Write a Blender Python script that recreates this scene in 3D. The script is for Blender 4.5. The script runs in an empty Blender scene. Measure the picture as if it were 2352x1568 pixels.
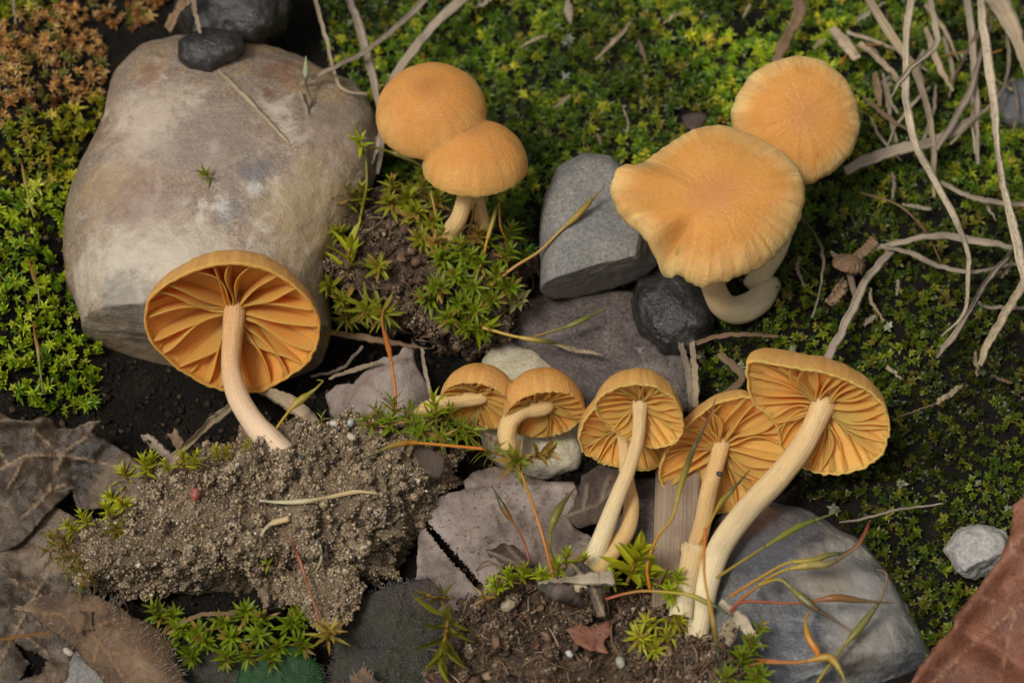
import bpy, bmesh, math, random
import numpy as np
from mathutils import Vector, Matrix, Quaternion
from mathutils.geometry import delaunay_2d_cdt

# ---------------------------------------------------------------- scene, camera, sky, sun  (1 unit = 1 cm)
scn = bpy.context.scene
scn.unit_settings.system = 'METRIC'; scn.unit_settings.scale_length = 0.01
COL = scn.collection
rng = np.random.default_rng(11); random.seed(5)

PITCH = math.radians(60.0); DIST = 22.2; LENS = 100.0
RV = np.array([1.0, 0, 0]); UV_ = np.array([0, math.sin(PITCH), math.cos(PITCH)]); TV = np.array([0, -math.cos(PITCH), math.sin(PITCH)])
CAMP = TV * DIST
cam_d = bpy.data.cameras.new('camera'); cam = bpy.data.objects.new('camera', cam_d); COL.objects.link(cam)
cam_d.lens = LENS; cam_d.sensor_width = 36.0; cam_d.clip_start = 0.5; cam_d.clip_end = 2000
M = Matrix(((RV[0], UV_[0], TV[0], CAMP[0]), (RV[1], UV_[1], TV[1], CAMP[1]), (RV[2], UV_[2], TV[2], CAMP[2]), (0, 0, 0, 1)))
cam.matrix_world = M
cam_d.dof.use_dof = True; cam_d.dof.focus_distance = DIST - 1.0; cam_d.dof.aperture_fstop = 0.38
scn.camera = cam

SUN_TO = np.array([-0.36, -0.22, 0.90]); SUN_TO = SUN_TO / np.linalg.norm(SUN_TO)
world = bpy.data.worlds.new('World'); scn.world = world; world.use_nodes = True
wn = world.node_tree; wn.nodes.clear()
wo = wn.nodes.new('ShaderNodeOutputWorld'); wb = wn.nodes.new('ShaderNodeBackground')
sk = wn.nodes.new('ShaderNodeTexSky'); sk.sky_type = 'NISHITA'; sk.sun_disc = False
sk.sun_elevation = math.asin(SUN_TO[2]); sk.sun_rotation = math.atan2(SUN_TO[0], SUN_TO[1])
sk.dust_density = 6.0; sk.air_density = 1.0; sk.ozone_density = 0.6
hs = wn.nodes.new('ShaderNodeHueSaturation'); hs.inputs['Saturation'].default_value = 0.06
wn.links.new(sk.outputs[0], hs.inputs['Color']); wn.links.new(hs.outputs[0], wb.inputs['Color'])
wb.inputs['Strength'].default_value = 0.05
wn.links.new(wb.outputs[0], wo.inputs['Surface'])
sl = bpy.data.lights.new('sun', 'SUN'); sl.energy = 1.5; sl.angle = math.radians(14); sl.color = (1.0, 0.945, 0.86)
so = bpy.data.objects.new('sun', sl); COL.objects.link(so); so.location = (SUN_TO * 60).tolist()
so.rotation_euler = Vector(SUN_TO).to_track_quat('Z', 'Y').to_euler()
scn.view_settings.view_transform = 'Standard'; scn.view_settings.look = 'None'
scn.view_settings.exposure = 0.40; scn.view_settings.gamma = 1.0; scn.view_settings.use_curve_mapping = False

# ---------------------------------------------------------------- coordinates: (u, v) on a 2352 x 1568 plan of the view
S = 8.0 / 2352
def P(u, v, z):
    q = RV * ((u - 1176) * S) + UV_ * ((784 - v) * S); d = q - CAMP
    return CAMP + d * ((z - CAMP[2]) / d[2])
def PT(u, v, t):
    q = RV * ((u - 1176) * S) + UV_ * ((784 - v) * S)
    return CAMP + (q - CAMP) * ((DIST - t) / DIST)
def PV(u, v, z):
    u = np.asarray(u, float)[:, None]; v = np.asarray(v, float)[:, None]; d = RV * ((u - 1176) * S) + UV_ * ((784 - v) * S) - CAMP
    return CAMP + d * ((np.asarray(z, float)[:, None] - CAMP[2]) / d[:, 2:])
def tz(v, z): return float(np.dot(P(1176, v, z), TV))
def proj(p):
    p = np.asarray(p, float); d = p - CAMP; dep = -(d @ TV); k = DIST / dep
    return 1176 + (d @ RV) * k / S, 784 - (d @ UV_) * k / S
def psize(px, t): return px * S * (DIST - t) / DIST
def RUT(a, b, c):
    w = RV * a + UV_ * b + TV * c
    return w / np.linalg.norm(w)
def unit(a): return a / (np.linalg.norm(a) + 1e-12)

# ---------------------------------------------------------------- noise
_pr = np.random.default_rng(3); _perm = np.concatenate([_pr.permutation(256)] * 3)
_g = _pr.normal(size=(256, 3)); _g /= np.linalg.norm(_g, axis=1)[:, None]
def pn(p):
    p = np.asarray(p, float); i = np.floor(p).astype(int); f = p - i; w = f * f * f * (f * (f * 6 - 15) + 10); i &= 255
    out = 0
    for dx in (0, 1):
        for dy in (0, 1):
            for dz in (0, 1):
                h = _perm[_perm[_perm[i[:, 0] + dx] + i[:, 1] + dy] + i[:, 2] + dz] & 255
                d = (_g[h] * (f - np.array([dx, dy, dz]))).sum(1)
                ww = (w[:, 0] if dx else 1 - w[:, 0]) * (w[:, 1] if dy else 1 - w[:, 1]) * (w[:, 2] if dz else 1 - w[:, 2])
                out = out + ww * d
    return out * 1.6
def fbm(p, f=1.0, o=4, g=0.5, seed=0.0, bil=False):
    p = np.asarray(p, float); a = 1.0; s = 0; n = 0
    for k in range(o):
        v = pn(p * f + seed * 7.31 + k * 17.7)
        s = s + a * (np.abs(v) * 2 - .5 if bil else v); n += a; a *= g; f *= 2.03
    return s / n
def sstep(a, b, x):
    x = np.clip((x - a) / (b - a), 0, 1); return x * x * (3 - 2 * x)

# ---------------------------------------------------------------- object helpers
LOC = {}
def tag(o, label=None, cat=None, group=None, kind=None):
    if label: o['label'] = label
    if cat: o['category'] = cat
    if group: o['group'] = group
    if kind: o['kind'] = kind
    return o
def thing(name, label, cat, loc, group=None):
    o = bpy.data.objects.new(name, None); COL.objects.link(o); o.empty_display_size = 0.1
    o.location = [float(x) for x in loc]; LOC[o] = np.array(loc, float)
    return tag(o, label, cat, group)
def mesh_np(name, V, F, smooth=True, attrs=None):
    me = bpy.data.meshes.new(name); V = np.ascontiguousarray(V, np.float32)
    if not isinstance(F, (list, tuple)): F = [F]
    F = [np.asarray(f, np.int32) for f in F if len(f)]
    idx = np.concatenate([f.ravel() for f in F]); st = []; c = 0
    for f in F:
        st.append(c + np.arange(len(f)) * f.shape[1]); c += f.size
    st = np.concatenate(st).astype(np.int32)
    me.vertices.add(len(V)); me.vertices.foreach_set('co', V.ravel())
    me.loops.add(len(idx)); me.loops.foreach_set('vertex_index', idx)
    me.polygons.add(len(st)); me.polygons.foreach_set('loop_start', st)
    me.update(calc_edges=True); me.validate()
    if smooth: me.polygons.foreach_set('use_smooth', np.ones(len(me.polygons), bool))
    for k, a in (attrs or {}).items():
        a = np.asarray(a, np.float32)
        if a.ndim == 1: me.attributes.new(k, 'FLOAT', 'POINT').data.foreach_set('value', a)
        elif a.shape[1] == 3: me.attributes.new(k, 'FLOAT_VECTOR', 'POINT').data.foreach_set('vector', a.ravel())
        else: me.attributes.new(k, 'FLOAT_COLOR', 'POINT').data.foreach_set('color', a.ravel())
    me.update(); return me
def recalc(me):
    b = bmesh.new(); b.from_mesh(me); bmesh.ops.recalc_face_normals(b, faces=b.faces[:]); b.to_mesh(me); b.free()
def mk(name, V, F, mat, parent=None, smooth=True, attrs=None, origin=None, fix=False, color=None):
    V = np.asarray(V, float)
    org = LOC[parent] if parent is not None else (np.array(origin, float) if origin is not None else np.zeros(3))
    me = mesh_np(name, V - org, F, smooth, attrs)
    if fix: recalc(me)
    me.materials.append(mat); o = bpy.data.objects.new(name, me); COL.objects.link(o)
    if parent is not None: o.parent = parent; LOC[o] = LOC[parent]
    else: o.location = org.tolist(); LOC[o] = org
    if color is not None: o.color = color
    return o
def child_of(o, part): LOC[o] = LOC[part]; o.parent = part

def catmull(pts, n):
    p = np.asarray(pts, float); m = len(p)
    if m == 2: return p[0] + (p[1] - p[0]) * np.linspace(0, 1, n)[:, None]
    e = np.vstack([2 * p[0] - p[1], p, 2 * p[-1] - p[-2]])
    d = np.concatenate([[0], np.cumsum(np.linalg.norm(np.diff(p, axis=0), axis=1))]); x = np.linspace(0, d[-1], n)
    i = np.clip(np.searchsorted(d, x, 'right') - 1, 0, m - 2); f = ((x - d[i]) / (d[i + 1] - d[i] + 1e-12))[:, None]
    a, b, c, q = e[i], e[i + 1], e[i + 2], e[i + 3]
    return .5 * (2 * b + (c - a) * f + (2 * a - 5 * b + 4 * c - q) * f ** 2 + (3 * b - a - 3 * c + q) * f ** 3)
def frames(c, ref=None):
    t = np.gradient(c, axis=0); t /= np.linalg.norm(t, axis=1)[:, None] + 1e-12
    r = TV if ref is None else ref; s = np.cross(t, r); bad = np.linalg.norm(s, axis=1) < .05
    s[bad] = np.cross(t[bad], RV + .3 * UV_); s /= np.linalg.norm(s, axis=1)[:, None]
    return t, s, np.cross(s, t)
def grid_faces(n, m, wrap=True):
    i, j = np.meshgrid(np.arange(n - 1), np.arange(m if wrap else m - 1), indexing='ij'); j2 = (j + 1) % m
    return np.stack([i * m + j, i * m + j2, (i + 1) * m + j2, (i + 1) * m + j], -1).reshape(-1, 4)
def tube_geo(c, rad, m=14, flat=1.0, rough=0.0, ridge=0.0, seed=0.0, ref=None, cap=True):
    n = len(c); t, s, b = frames(c, ref); a = np.linspace(0, 2 * np.pi, m, endpoint=False)
    rad = np.asarray(rad, float)[:, None] * np.ones((1, m))
    al = np.concatenate([[0], np.cumsum(np.linalg.norm(np.diff(c, axis=0), axis=1))])
    if rough or ridge:
        A = np.repeat(a[None], n, 0); L = np.repeat(al[:, None], m, 1)
        q = np.stack([np.cos(A) * 1.3 + seed, np.sin(A) * 1.3, L * 3.0], -1).reshape(-1, 3)
        q2 = np.stack([np.cos(A) * 4 + seed, np.sin(A) * 4, L * 1.2], -1).reshape(-1, 3)
        rad = rad * (1 + rough * fbm(q, 1.0, 3).reshape(n, m) + ridge * fbm(q2, 1.0, 2).reshape(n, m))
    V = c[:, None] + rad[..., None] * (np.cos(a)[None, :, None] * s[:, None] + flat * np.sin(a)[None, :, None] * b[:, None])
    st = np.stack([np.repeat(np.cos(a)[None], n, 0), np.repeat(np.sin(a)[None], n, 0), np.repeat(al[:, None], m, 1)], -1).reshape(-1, 3)
    along = np.repeat((al / al[-1])[:, None], m, 1).ravel(); V = V.reshape(-1, 3); F = [grid_faces(n, m)]
    if cap:
        k = len(V); V = np.vstack([V, c[0], c[-1]]); st = np.vstack([st, [0, 0, 0], [0, 0, al[-1]]]); along = np.concatenate([along, [0, 1]])
        j = np.arange(m); j2 = (j + 1) % m; o = (n - 1) * m
        F.append(np.vstack([np.stack([np.full(m, k), j2, j], -1), np.stack([np.full(m, k + 1), o + j, o + j2], -1)]))
    return V, F, dict(st=st, along=along)
def inpoly(u, v, poly):
    u = np.asarray(u, float); v = np.asarray(v, float); ins = np.zeros(u.shape, bool); n = len(poly)
    for i in range(n):
        x1, y1 = poly[i]; x2, y2 = poly[(i + 1) % n]
        if y1 == y2: continue
        c = ((y1 > v) != (y2 > v)) & (u < (x2 - x1) * (v - y1) / (y2 - y1) + x1); ins ^= c
    return ins
def polyray(poly, cx, cy, dx, dy):
    """distance from the centre to the outline along each direction"""
    p = np.asarray(poly, float); q = np.roll(p, -1, 0); e = q - p; out = np.zeros(len(dx))
    for k in range(len(dx)):
        den = dx[k] * e[:, 1] - dy[k] * e[:, 0]; den = np.where(np.abs(den) < 1e-9, 1e-9, den)
        wx = p[:, 0] - cx; wy = p[:, 1] - cy
        L = (wx * e[:, 1] - wy * e[:, 0]) / den; s = (wx * dy[k] - wy * dx[k]) / den
        ok = (L > 0) & (s >= -1e-6) & (s <= 1 + 1e-6); out[k] = L[ok].max() if ok.any() else 1.0
    return out

# ---------------------------------------------------------------- materials
class NT:
    def __init__(s, name):
        s.m = bpy.data.materials.new(name); s.m.use_nodes = True; s.t = s.m.node_tree; s.t.nodes.clear()
        s.out = s.t.nodes.new('ShaderNodeOutputMaterial')
        s.p = s.t.nodes.new('ShaderNodeBsdfPrincipled'); s.t.links.new(s.p.outputs[0], s.out.inputs[0])
    def n(s, typ, **k):
        x = s.t.nodes.new(typ)
        for a, b in k.items(): setattr(x, a, b)
        return x
    def put(s, sock, val):
        if isinstance(val, bpy.types.NodeSocket): s.t.links.new(val, sock)
        elif isinstance(val, (tuple, list)) and len(val) == 3 and sock.type == 'RGBA': sock.default_value = (*val, 1)
        else: sock.default_value = val
    def obj(s): return s.n('ShaderNodeTexCoord').outputs['Object']
    def attr(s, nm, o='Fac'): return s.n('ShaderNodeAttribute', attribute_name=nm).outputs[o]
    def scale(s, vec, k):
        x = s.n('ShaderNodeVectorMath', operation='MULTIPLY'); s.put(x.inputs[0], vec); s.put(x.inputs[1], k); return x.outputs[0]
    def add(s, a, b):
        x = s.n('ShaderNodeVectorMath', operation='ADD'); s.put(x.inputs[0], a); s.put(x.inputs[1], b); return x.outputs[0]
    def noise(s, vec, sc, det=4, ro=.55, dist=0.0):
        x = s.n('ShaderNodeTexNoise'); s.put(x.inputs['Vector'], vec); x.inputs['Scale'].default_value = sc
        x.inputs['Detail'].default_value = det; x.inputs['Roughness'].default_value = ro; x.inputs['Distortion'].default_value = dist
        return x.outputs['Fac']
    def voro(s, vec, sc, feat='F1', o='Distance'):
        x = s.n('ShaderNodeTexVoronoi', feature=feat); s.put(x.inputs['Vector'], vec); x.inputs['Scale'].default_value = sc; return x.outputs[o]
    def ramp(s, f, st, interp='LINEAR'):
        x = s.n('ShaderNodeValToRGB'); s.put(x.inputs[0], f); e = x.color_ramp.elements; x.color_ramp.interpolation = interp
        while len(e) < len(st): e.new(.5)
        for k, (p, c) in enumerate(st):
            e[k].position = p; e[k].color = (*c, 1) if not isinstance(c, (int, float)) else (c, c, c, 1)
        return x.outputs[0]
    def mix(s, f, a, b, bl='MIX'):
        x = s.n('ShaderNodeMix', data_type='RGBA', blend_type=bl); s.put(x.inputs[0], f); s.put(x.inputs[6], a); s.put(x.inputs[7], b); return x.outputs[2]
    def math(s, op, a, b=0.0, c=None):
        x = s.n('ShaderNodeMath', operation=op); s.put(x.inputs[0], a); s.put(x.inputs[1], b)
        if c is not None: s.put(x.inputs[2], c)
        return x.outputs[0]
    def bump(s, h, dist=.01, st=1.0, nrm=None):
        x = s.n('ShaderNodeBump'); x.inputs['Strength'].default_value = st; x.inputs['Distance'].default_value = dist
        s.put(x.inputs['Height'], h)
        if nrm is not None: s.put(x.inputs['Normal'], nrm)
        return x.outputs[0]
    def fin(s, col, rough=.6, nrm=None, spec=.4, sss=0, rad=(1, .5, .25), sc=.05, transl=0, tcol=None):
        s.put(s.p.inputs['Base Color'], col); s.put(s.p.inputs['Roughness'], rough); s.put(s.p.inputs['Specular IOR Level'], spec)
        if nrm is not None: s.put(s.p.inputs['Normal'], nrm)
        if sss:
            s.p.inputs['Subsurface Weight'].default_value = sss; s.p.inputs['Subsurface Radius'].default_value = rad; s.p.inputs['Subsurface Scale'].default_value = sc
        if transl:
            t = s.n('ShaderNodeBsdfTranslucent'); s.put(t.inputs[0], tcol if tcol is not None else col)
            x = s.n('ShaderNodeMixShader'); x.inputs[0].default_value = transl
            s.t.links.new(s.p.outputs[0], x.inputs[1]); s.t.links.new(t.outputs[0], x.inputs[2]); s.t.links.new(x.outputs[0], s.out.inputs[0])
        return s.m

def m_cap(name, c0, c1, c2, frost=.25, inner=(.74, .40, .12), stri_k=.3):
    s = NT(name); o = s.obj(); rr = s.attr('rr'); ph = s.attr('st', 'Vector')
    w = s.math('ADD', rr, s.math('MULTIPLY', s.math('SUBTRACT', s.noise(o, 4, 3), .5), .35))
    col = s.ramp(w, [(.0, c0), (.40, c1), (.68, c1), (.98, c2)])
    stri = s.noise(s.scale(ph, (10, 10, .8)), 1.0, 2)
    col = s.mix(s.math('MULTIPLY', s.ramp(stri, [(.42, 0), (.60, 1)]), s.ramp(rr, [(.5, 0), (.9, stri_k)])), col, tuple(x * .66 for x in c1), 'MIX')
    fib = s.noise(o, 80, 4, .75); pat = s.noise(o, 4.0, 4, .6, .4)
    col = s.mix(s.math('MULTIPLY', s.ramp(fib, [(.50, 0), (.66, 1)]), s.math('MULTIPLY', s.ramp(pat, [(.35, .35), (.70, 1.7)]), frost)), col, (.90, .72, .50))
    col = s.mix(s.math('MULTIPLY', s.ramp(s.noise(o, 17, 4, .7), [(.56, 0), (.72, 1)]), .22), col, tuple(x * .55 for x in c0))
    col = s.mix(s.attr('inner'), col, inner)
    h = s.math('ADD', s.math('MULTIPLY', fib, .5), s.math('ADD', s.math('MULTIPLY', stri, .5), s.math('MULTIPLY', s.noise(o, 30, 3), .8)))
    return s.fin(col, .62, s.bump(h, .02, .7), .2, sss=.6, rad=(1, .42, .10), sc=.12)
def m_gill(name, a, b):
    s = NT(name); o = s.obj(); oi = s.n('ShaderNodeObjectInfo').outputs['Random']
    col = s.mix(s.noise(o, 6, 3), a, b); col = s.mix(s.math('MULTIPLY', oi, .35), col, tuple(x * .82 for x in a))
    return s.fin(col, .6, s.bump(s.noise(o, 60, 3), .008, .5), .12, sss=.8, rad=(1, .42, .10), sc=.13, transl=.34, tcol=(1.0, .46, .07))
def m_stem(name, a, b, base=None):
    s = NT(name); st = s.attr('st', 'Vector'); o = s.obj()
    f = s.noise(s.scale(st, (5, 5, 2.2)), 1.0, 4, .6); g = s.noise(o, 70, 2, .6)
    col = s.mix(s.ramp(f, [(.3, 0), (.7, 1)]), a, b)
    if base: col = s.mix(s.ramp(s.attr('along'), [(.25, 1), (.7, 0)]), col, base)
    fl = s.math('MULTIPLY', s.ramp(g, [(.58, 0), (.7, 1)]), .5)
    col = s.mix(fl, col, (.92, .82, .62))
    col = s.mix(s.math('MULTIPLY', s.ramp(s.noise(o, 9, 3), [(.6, 0), (.75, 1)]), .22), col, (.50, .27, .10))
    h = s.math('ADD', s.noise(s.scale(st, (11, 11, 1.6)), 1.0, 2), s.math('MULTIPLY', g, .4))
    return s.fin(col, .55, s.bump(h, .018, .7), .3, sss=.5, rad=(1, .6, .3), sc=.07)

def m_stone(name, cols, sc=1.2, grain=0.3, rough=.6, spec=.4, bump=.03, spots=None, veins=None, blot=()):
    s = NT(name); o = s.obj()
    col = s.ramp(s.noise(o, sc, 6, .6, .8), cols)
    g = s.noise(o, 42, 3, .7); col = s.mix(grain, col, s.ramp(g, [(.3, .0), (.7, 1.)]), 'OVERLAY')
    if veins:
        f = s.noise(o, veins[1], 7, .65, 1.2); col = s.mix(s.ramp(f, [(veins[2] - .06, 0), (veins[2] + .16, .8)]), col, veins[0])
    if spots:
        for c, k, th in spots: col = s.mix(s.ramp(s.noise(s.add(o, (k, 3.1, k * .7)), k, 5, .62, .5), [(th - .02, 0), (th + .12, .85)]), col, c)
    for bc, br, bcol, bs in blot:
        dv = s.n('ShaderNodeVectorMath', operation='DISTANCE'); s.put(dv.inputs[0], o); s.put(dv.inputs[1], tuple(float(x) for x in bc))
        f = s.math('SUBTRACT', s.math('ADD', 1.0, s.math('MULTIPLY', s.math('SUBTRACT', s.noise(s.add(o, tuple(bcol)), 1.6 / br, 6, .68, .6), .5), 2.6)), s.math('DIVIDE', dv.outputs['Value'], br))
        col = s.mix(s.ramp(f, [(.05, 0), (.65, bs)]), col, bcol)
    h = s.math('ADD', s.noise(o, 9, 6, .65), s.math('MULTIPLY', g, .25))
    r = s.ramp(s.noise(o, 6, 3), [(.3, max(rough - .12, .05)), (.7, min(rough + .12, 1))])
    return s.fin(col, r, s.bump(h, bump, .8), spec)
def m_soil(name, a, b, c):
    s = NT(name); o = s.obj()
    col = s.ramp(s.noise(o, 3.0, 7, .68), [(.3, a), (.5, b), (.72, c)])
    g = s.noise(o, 60, 3, .75); col = s.mix(.5, col, s.ramp(g, [(.3, 0.1), (.7, .95)]), 'OVERLAY')
    h = s.math('ADD', s.noise(o, 28, 5, .75), s.math('MULTIPLY', s.voro(o, 34), -.6))
    return s.fin(col, .85, s.bump(h, .035, 1), .2)
def m_col(name, rough=.6, spec=.35, transl=0, sss=0, bump=0):
    s = NT(name); c = s.attr('col', 'Color'); nr = s.bump(s.noise(s.obj(), 40, 3), bump, .6) if bump else None
    return s.fin(c, rough, nr, spec, sss=sss, transl=transl)
def m_ocol(name, rough=.5, spec=.4, transl=0.0, var=.10):
    s = NT(name); oi = s.n('ShaderNodeObjectInfo'); o = s.obj()
    c = s.mix(s.math('MULTIPLY', oi.outputs['Random'], var), oi.outputs['Color'], (.25, .16, .02))
    c = s.mix(s.math('MULTIPLY', s.noise(o, 3.0, 2), .4), c, s.mix(1.0, c, (1.5, 1.35, .8), 'MULTIPLY'))
    return s.fin(c, rough, None, spec, transl=transl)
def m_straw(name):
    s = NT(name); oi = s.n('ShaderNodeObjectInfo'); st = s.attr('st', 'Vector'); o = s.obj()
    f = s.noise(s.scale(st, (7, 7, 1.1)), 1.0, 4, .6); c = oi.outputs['Color']
    col = s.mix(s.ramp(f, [(.3, 0), (.7, .75)]), c, s.mix(1.0, c, (.55, .47, .40), 'MULTIPLY'))
    col = s.mix(s.math('MULTIPLY', s.ramp(s.noise(o, 3.2, 4), [(.48, 0), (.7, 1)]), .55), col, (.15, .11, .085))
    sp = s.ramp(s.noise(s.scale(st, (5, 5, 26)), 1.0, 2, .5), [(.60, 0), (.66, .85)])
    col = s.mix(s.math('MULTIPLY', sp, oi.outputs['Alpha']), col, (.05, .04, .035))
    return s.fin(col, .6, s.bump(s.noise(s.scale(st, (14, 14, .5)), 1.0, 2), .02, .8), .3)
def m_leaf(name, a, b, c, vein, dots=.3, rough=.6, spec=.3, sss=0):
    s = NT(name); o = s.obj()
    col = s.ramp(s.noise(o, 1.6, 6, .62, .4), [(.36, a), (.50, b), (.66, c)])
    d = s.ramp(s.noise(o, 32, 3, .6), [(.60, 0), (.68, 1)]); col = s.mix(s.math('MULTIPLY', d, dots), col, tuple(x * .22 for x in a))
    wob = s.n('ShaderNodeTexNoise'); s.put(wob.inputs['Vector'], o); wob.inputs['Scale'].default_value = 4.0
    cell = s.voro(s.add(o, s.scale(wob.outputs['Color'], (.12, .12, .12))), 13, 'DISTANCE_TO_EDGE'); cl = s.ramp(cell, [(.0, 1), (.10, 0)])
    col = s.mix(s.math('MULTIPLY', s.math('MULTIPLY', cl, s.noise(o, 3.0, 2)), .16), col, vein)
    col = s.mix(s.ramp(s.noise(o, 4.5, 6, .7), [(.55, 0), (.72, .55)]), col, tuple(x * .4 for x in a))
    col = s.mix(s.math('MULTIPLY', s.attr('vein'), .75), col, vein)
    h = s.math('ADD', s.math('MULTIPLY', cl, .12), s.noise(o, 18, 5, .7))
    return s.fin(col, rough, s.bump(h, .02, .8), spec, sss=sss)

MAT = {}
MAT['cap_warm'] = m_cap('cap_warm', (.52, .215, .058), (.66, .29, .066), (.74, .39, .105), .24, (.86, .47, .12), .22)
MAT['cap_pale'] = m_cap('cap_pale', (.62, .265, .085), (.69, .32, .07), (.80, .52, .20), .28, (.80, .40, .085), .42)
MAT['cap_brown'] = m_cap('cap_brown', (.50, .20, .05), (.62, .26, .055), (.72, .37, .10), .2, (.76, .34, .07))
MAT['gill_gold'] = m_gill('gill_gold', (.90, .45, .10), (.93, .55, .16))
MAT['gill_rust'] = m_gill('gill_rust', (.80, .38, .08), (.86, .47, .13))
MAT['stem_pale'] = m_stem('stem_pale', (.72, .48, .21), (.80, .60, .32), (.82, .68, .42))
MAT['stem_amber'] = m_stem('stem_amber', (.74, .47, .18), (.80, .56, .26))
MAT['stem_rose'] = m_stem('stem_rose', (.66, .36, .13), (.76, .49, .25), (.82, .60, .40))
MAT['quartz'] = m_stone('quartz', [(.25, (.14, .075, .045)), (.38, (.23, .165, .13)), (.47, (.19, .15, .125)), (.54, (.30, .21, .12)), (.63, (.20, .12, .085)), (.78, (.38, .32, .25))], .95, .35, .5, .45, .03,
    [((.55, .50, .45), 2.3, .57), ((.36, .21, .08), 1.5, .58), ((.10, .035, .02), 3.1, .66), ((.09, .09, .10), 4.4, .66), ((.62, .58, .53), 7.0, .64)])
MAT['grey_stone'] = m_stone('grey_stone', [(.3, (.145, .14, .13)), (.55, (.21, .20, .175)), (.75, (.27, .235, .185))], 1.6, .45, .62, .4, .012, [((.34, .30, .24), 9, .66)])
MAT['dark_stone'] = m_stone('dark_stone', [(.3, (.012, .011, .011)), (.5, (.030, .027, .024)), (.72, (.075, .068, .06))], 2.2, .3, .30, .6, .035, [((.22, .20, .17), 6, .68)])
MAT['purple_stone'] = m_stone('purple_stone', [(.3, (.06, .046, .042)), (.5, (.12, .096, .086)), (.72, (.23, .195, .16))], 1.8, .6, .7, .35, .03, [((.38, .34, .28), 8, .66)])
MAT['cream_stone'] = m_stone('cream_stone', [(.28, (.36, .30, .17)), (.5, (.55, .48, .33)), (.72, (.62, .56, .44))], 1.7, .2, .7, .3, .03, [((.16, .14, .09), 6.5, .69)])
MAT['blue_stone'] = m_stone('blue_stone', [(.28, (.06, .062, .07)), (.45, (.12, .12, .125)), (.58, (.17, .163, .15)), (.75, (.27, .255, .23))], 1.1, .4, .5, .45, .02, [((.27, .20, .13), 2.4, .58), ((.045, .045, .05), 3.6, .60), ((.45, .42, .38), 9.0, .66)], ((.36, .335, .30), 1.5, .56))
MAT['pale_stone'] = m_stone('pale_stone', [(.3, (.30, .29, .28)), (.5, (.42, .40, .37)), (.72, (.52, .49, .44))], 2.6, .35, .6, .35, .02)
MAT['clod_sand'] = m_soil('clod_sand', (.13, .092, .058), (.26, .19, .118), (.37, .285, .185))
MAT['clod_dark'] = m_soil('clod_dark', (.05, .034, .022), (.115, .078, .05), (.23, .16, .10))
MAT['soil'] = m_soil('soil', (.005, .004, .003), (.010, .008, .006), (.024, .018, .012))  # soil colour taken near black, painting in the deep shade between moss shoots
MAT['grain'] = m_col('grain', .45, .5, bump=.01)
MAT['moss'] = m_col('moss', .40, .45, transl=.30)
MAT['crumb'] = m_col('crumb', .95, .08)
MAT['moss_leaf'] = m_ocol('moss_leaf', .45, .4, .38)
MAT['stalk'] = m_ocol('stalk', .4, .4, 0, .15)
MAT['straw'] = m_straw('straw')
MAT['hair'] = m_col('hair', .5, .3, transl=.3)
MAT['leaf_brown'] = m_leaf('leaf_brown', (.016, .012, .009), (.075, .052, .034), (.21, .145, .095), (.36, .24, .13), .45, .42, .45)
MAT['leaf_grey'] = m_leaf('leaf_grey', (.12, .088, .075), (.27, .21, .175), (.37, .30, .26), (.09, .06, .042), .75)
MAT['leaf_pink'] = m_leaf('leaf_pink', (.22, .17, .145), (.32, .255, .22), (.40, .32, .27), (.22, .13, .09), .3)
MAT['leaf_red'] = m_leaf('leaf_red', (.13, .047, .026), (.22, .085, .046), (.29, .125, .075), (.38, .20, .12), .6, .45, .4)
MAT['leaf_dark'] = m_leaf('leaf_dark', (.04, .027, .02), (.08, .052, .038), (.14, .095, .068), (.26, .20, .14), .3)
MAT['leaf_tan'] = m_leaf('leaf_tan', (.07, .042, .025), (.17, .105, .06), (.30, .20, .12), (.30, .17, .08), .45)
MAT['leaf_green'] = m_leaf('leaf_green', (.010, .042, .010), (.014, .055, .013), (.022, .075, .018), (.03, .085, .03), 0, .5, .3)
MAT['leaf_purple'] = m_leaf('leaf_purple', (.034, .022, .026), (.036, .036, .018), (.06, .04, .042), (.04, .045, .02), .1, .55)
MAT['seed'] = m_stone('seed', [(.3, (.02, .015, .013)), (.5, (.05, .036, .03)), (.7, (.16, .11, .085))], 5.0, .3, .5, .4, .02)
# ---------------------------------------------------------------- ground
LEFT_POLY = [(-560, -420), (560, -420), (400, -160), (405, 0), (330, 55), (250, 110), (238, 190), (245, 260), (195, 340), (170, 450), (165, 520), (185, 610), (225, 720), (232, 850), (215, 945), (110, 955), (0, 900), (-560, 940)]
RIGHT_POLY = [(620, -520), (3050, -520), (3050, 1950), (2300, 1950), (2170, 1700), (2110, 1500), (2040, 1330), (1960, 1235), (1860, 1150), (1660, 1080), (1570, 900), (1540, 640), (1470, 430), (1240, 430), (1190, 600), (1080, 520), (900, 430), (850, 230), (760, 140)]
def gh(x, y):
    p = np.stack([np.asarray(x, float).ravel(), np.asarray(y, float).ravel(), np.zeros(np.size(x))], -1)
    h = .16 * fbm(p, .45, 3, .5, 2) + .05 * fbm(p, 2.2, 3, .5, 5)
    g = lambda cx, cy, sx, sy: np.exp(-((p[:, 0] - cx) / sx) ** 2 - ((p[:, 1] - cy) / sy) ** 2)
    h = h + .62 * g(-4.0, 1.1, .62, 2.3) + .28 * g(-3.9, -.1, .6, .5) + .12 * sstep(.6, 2.2, p[:, 0]) + .10 * sstep(1.5, 3.2, p[:, 1])
    h = h + .15 * fbm(p, 1.15, 2, .5, 21) * np.maximum(sstep(.9, 1.9, p[:, 0] + .0 * p[:, 1]), np.maximum(sstep(1.9, 2.6, p[:, 1]), sstep(-3.0, -3.5, p[:, 0])))
    h = h * sstep(60, 12, np.hypot(p[:, 0], p[:, 1]))
    return h.reshape(np.shape(x))
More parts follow.
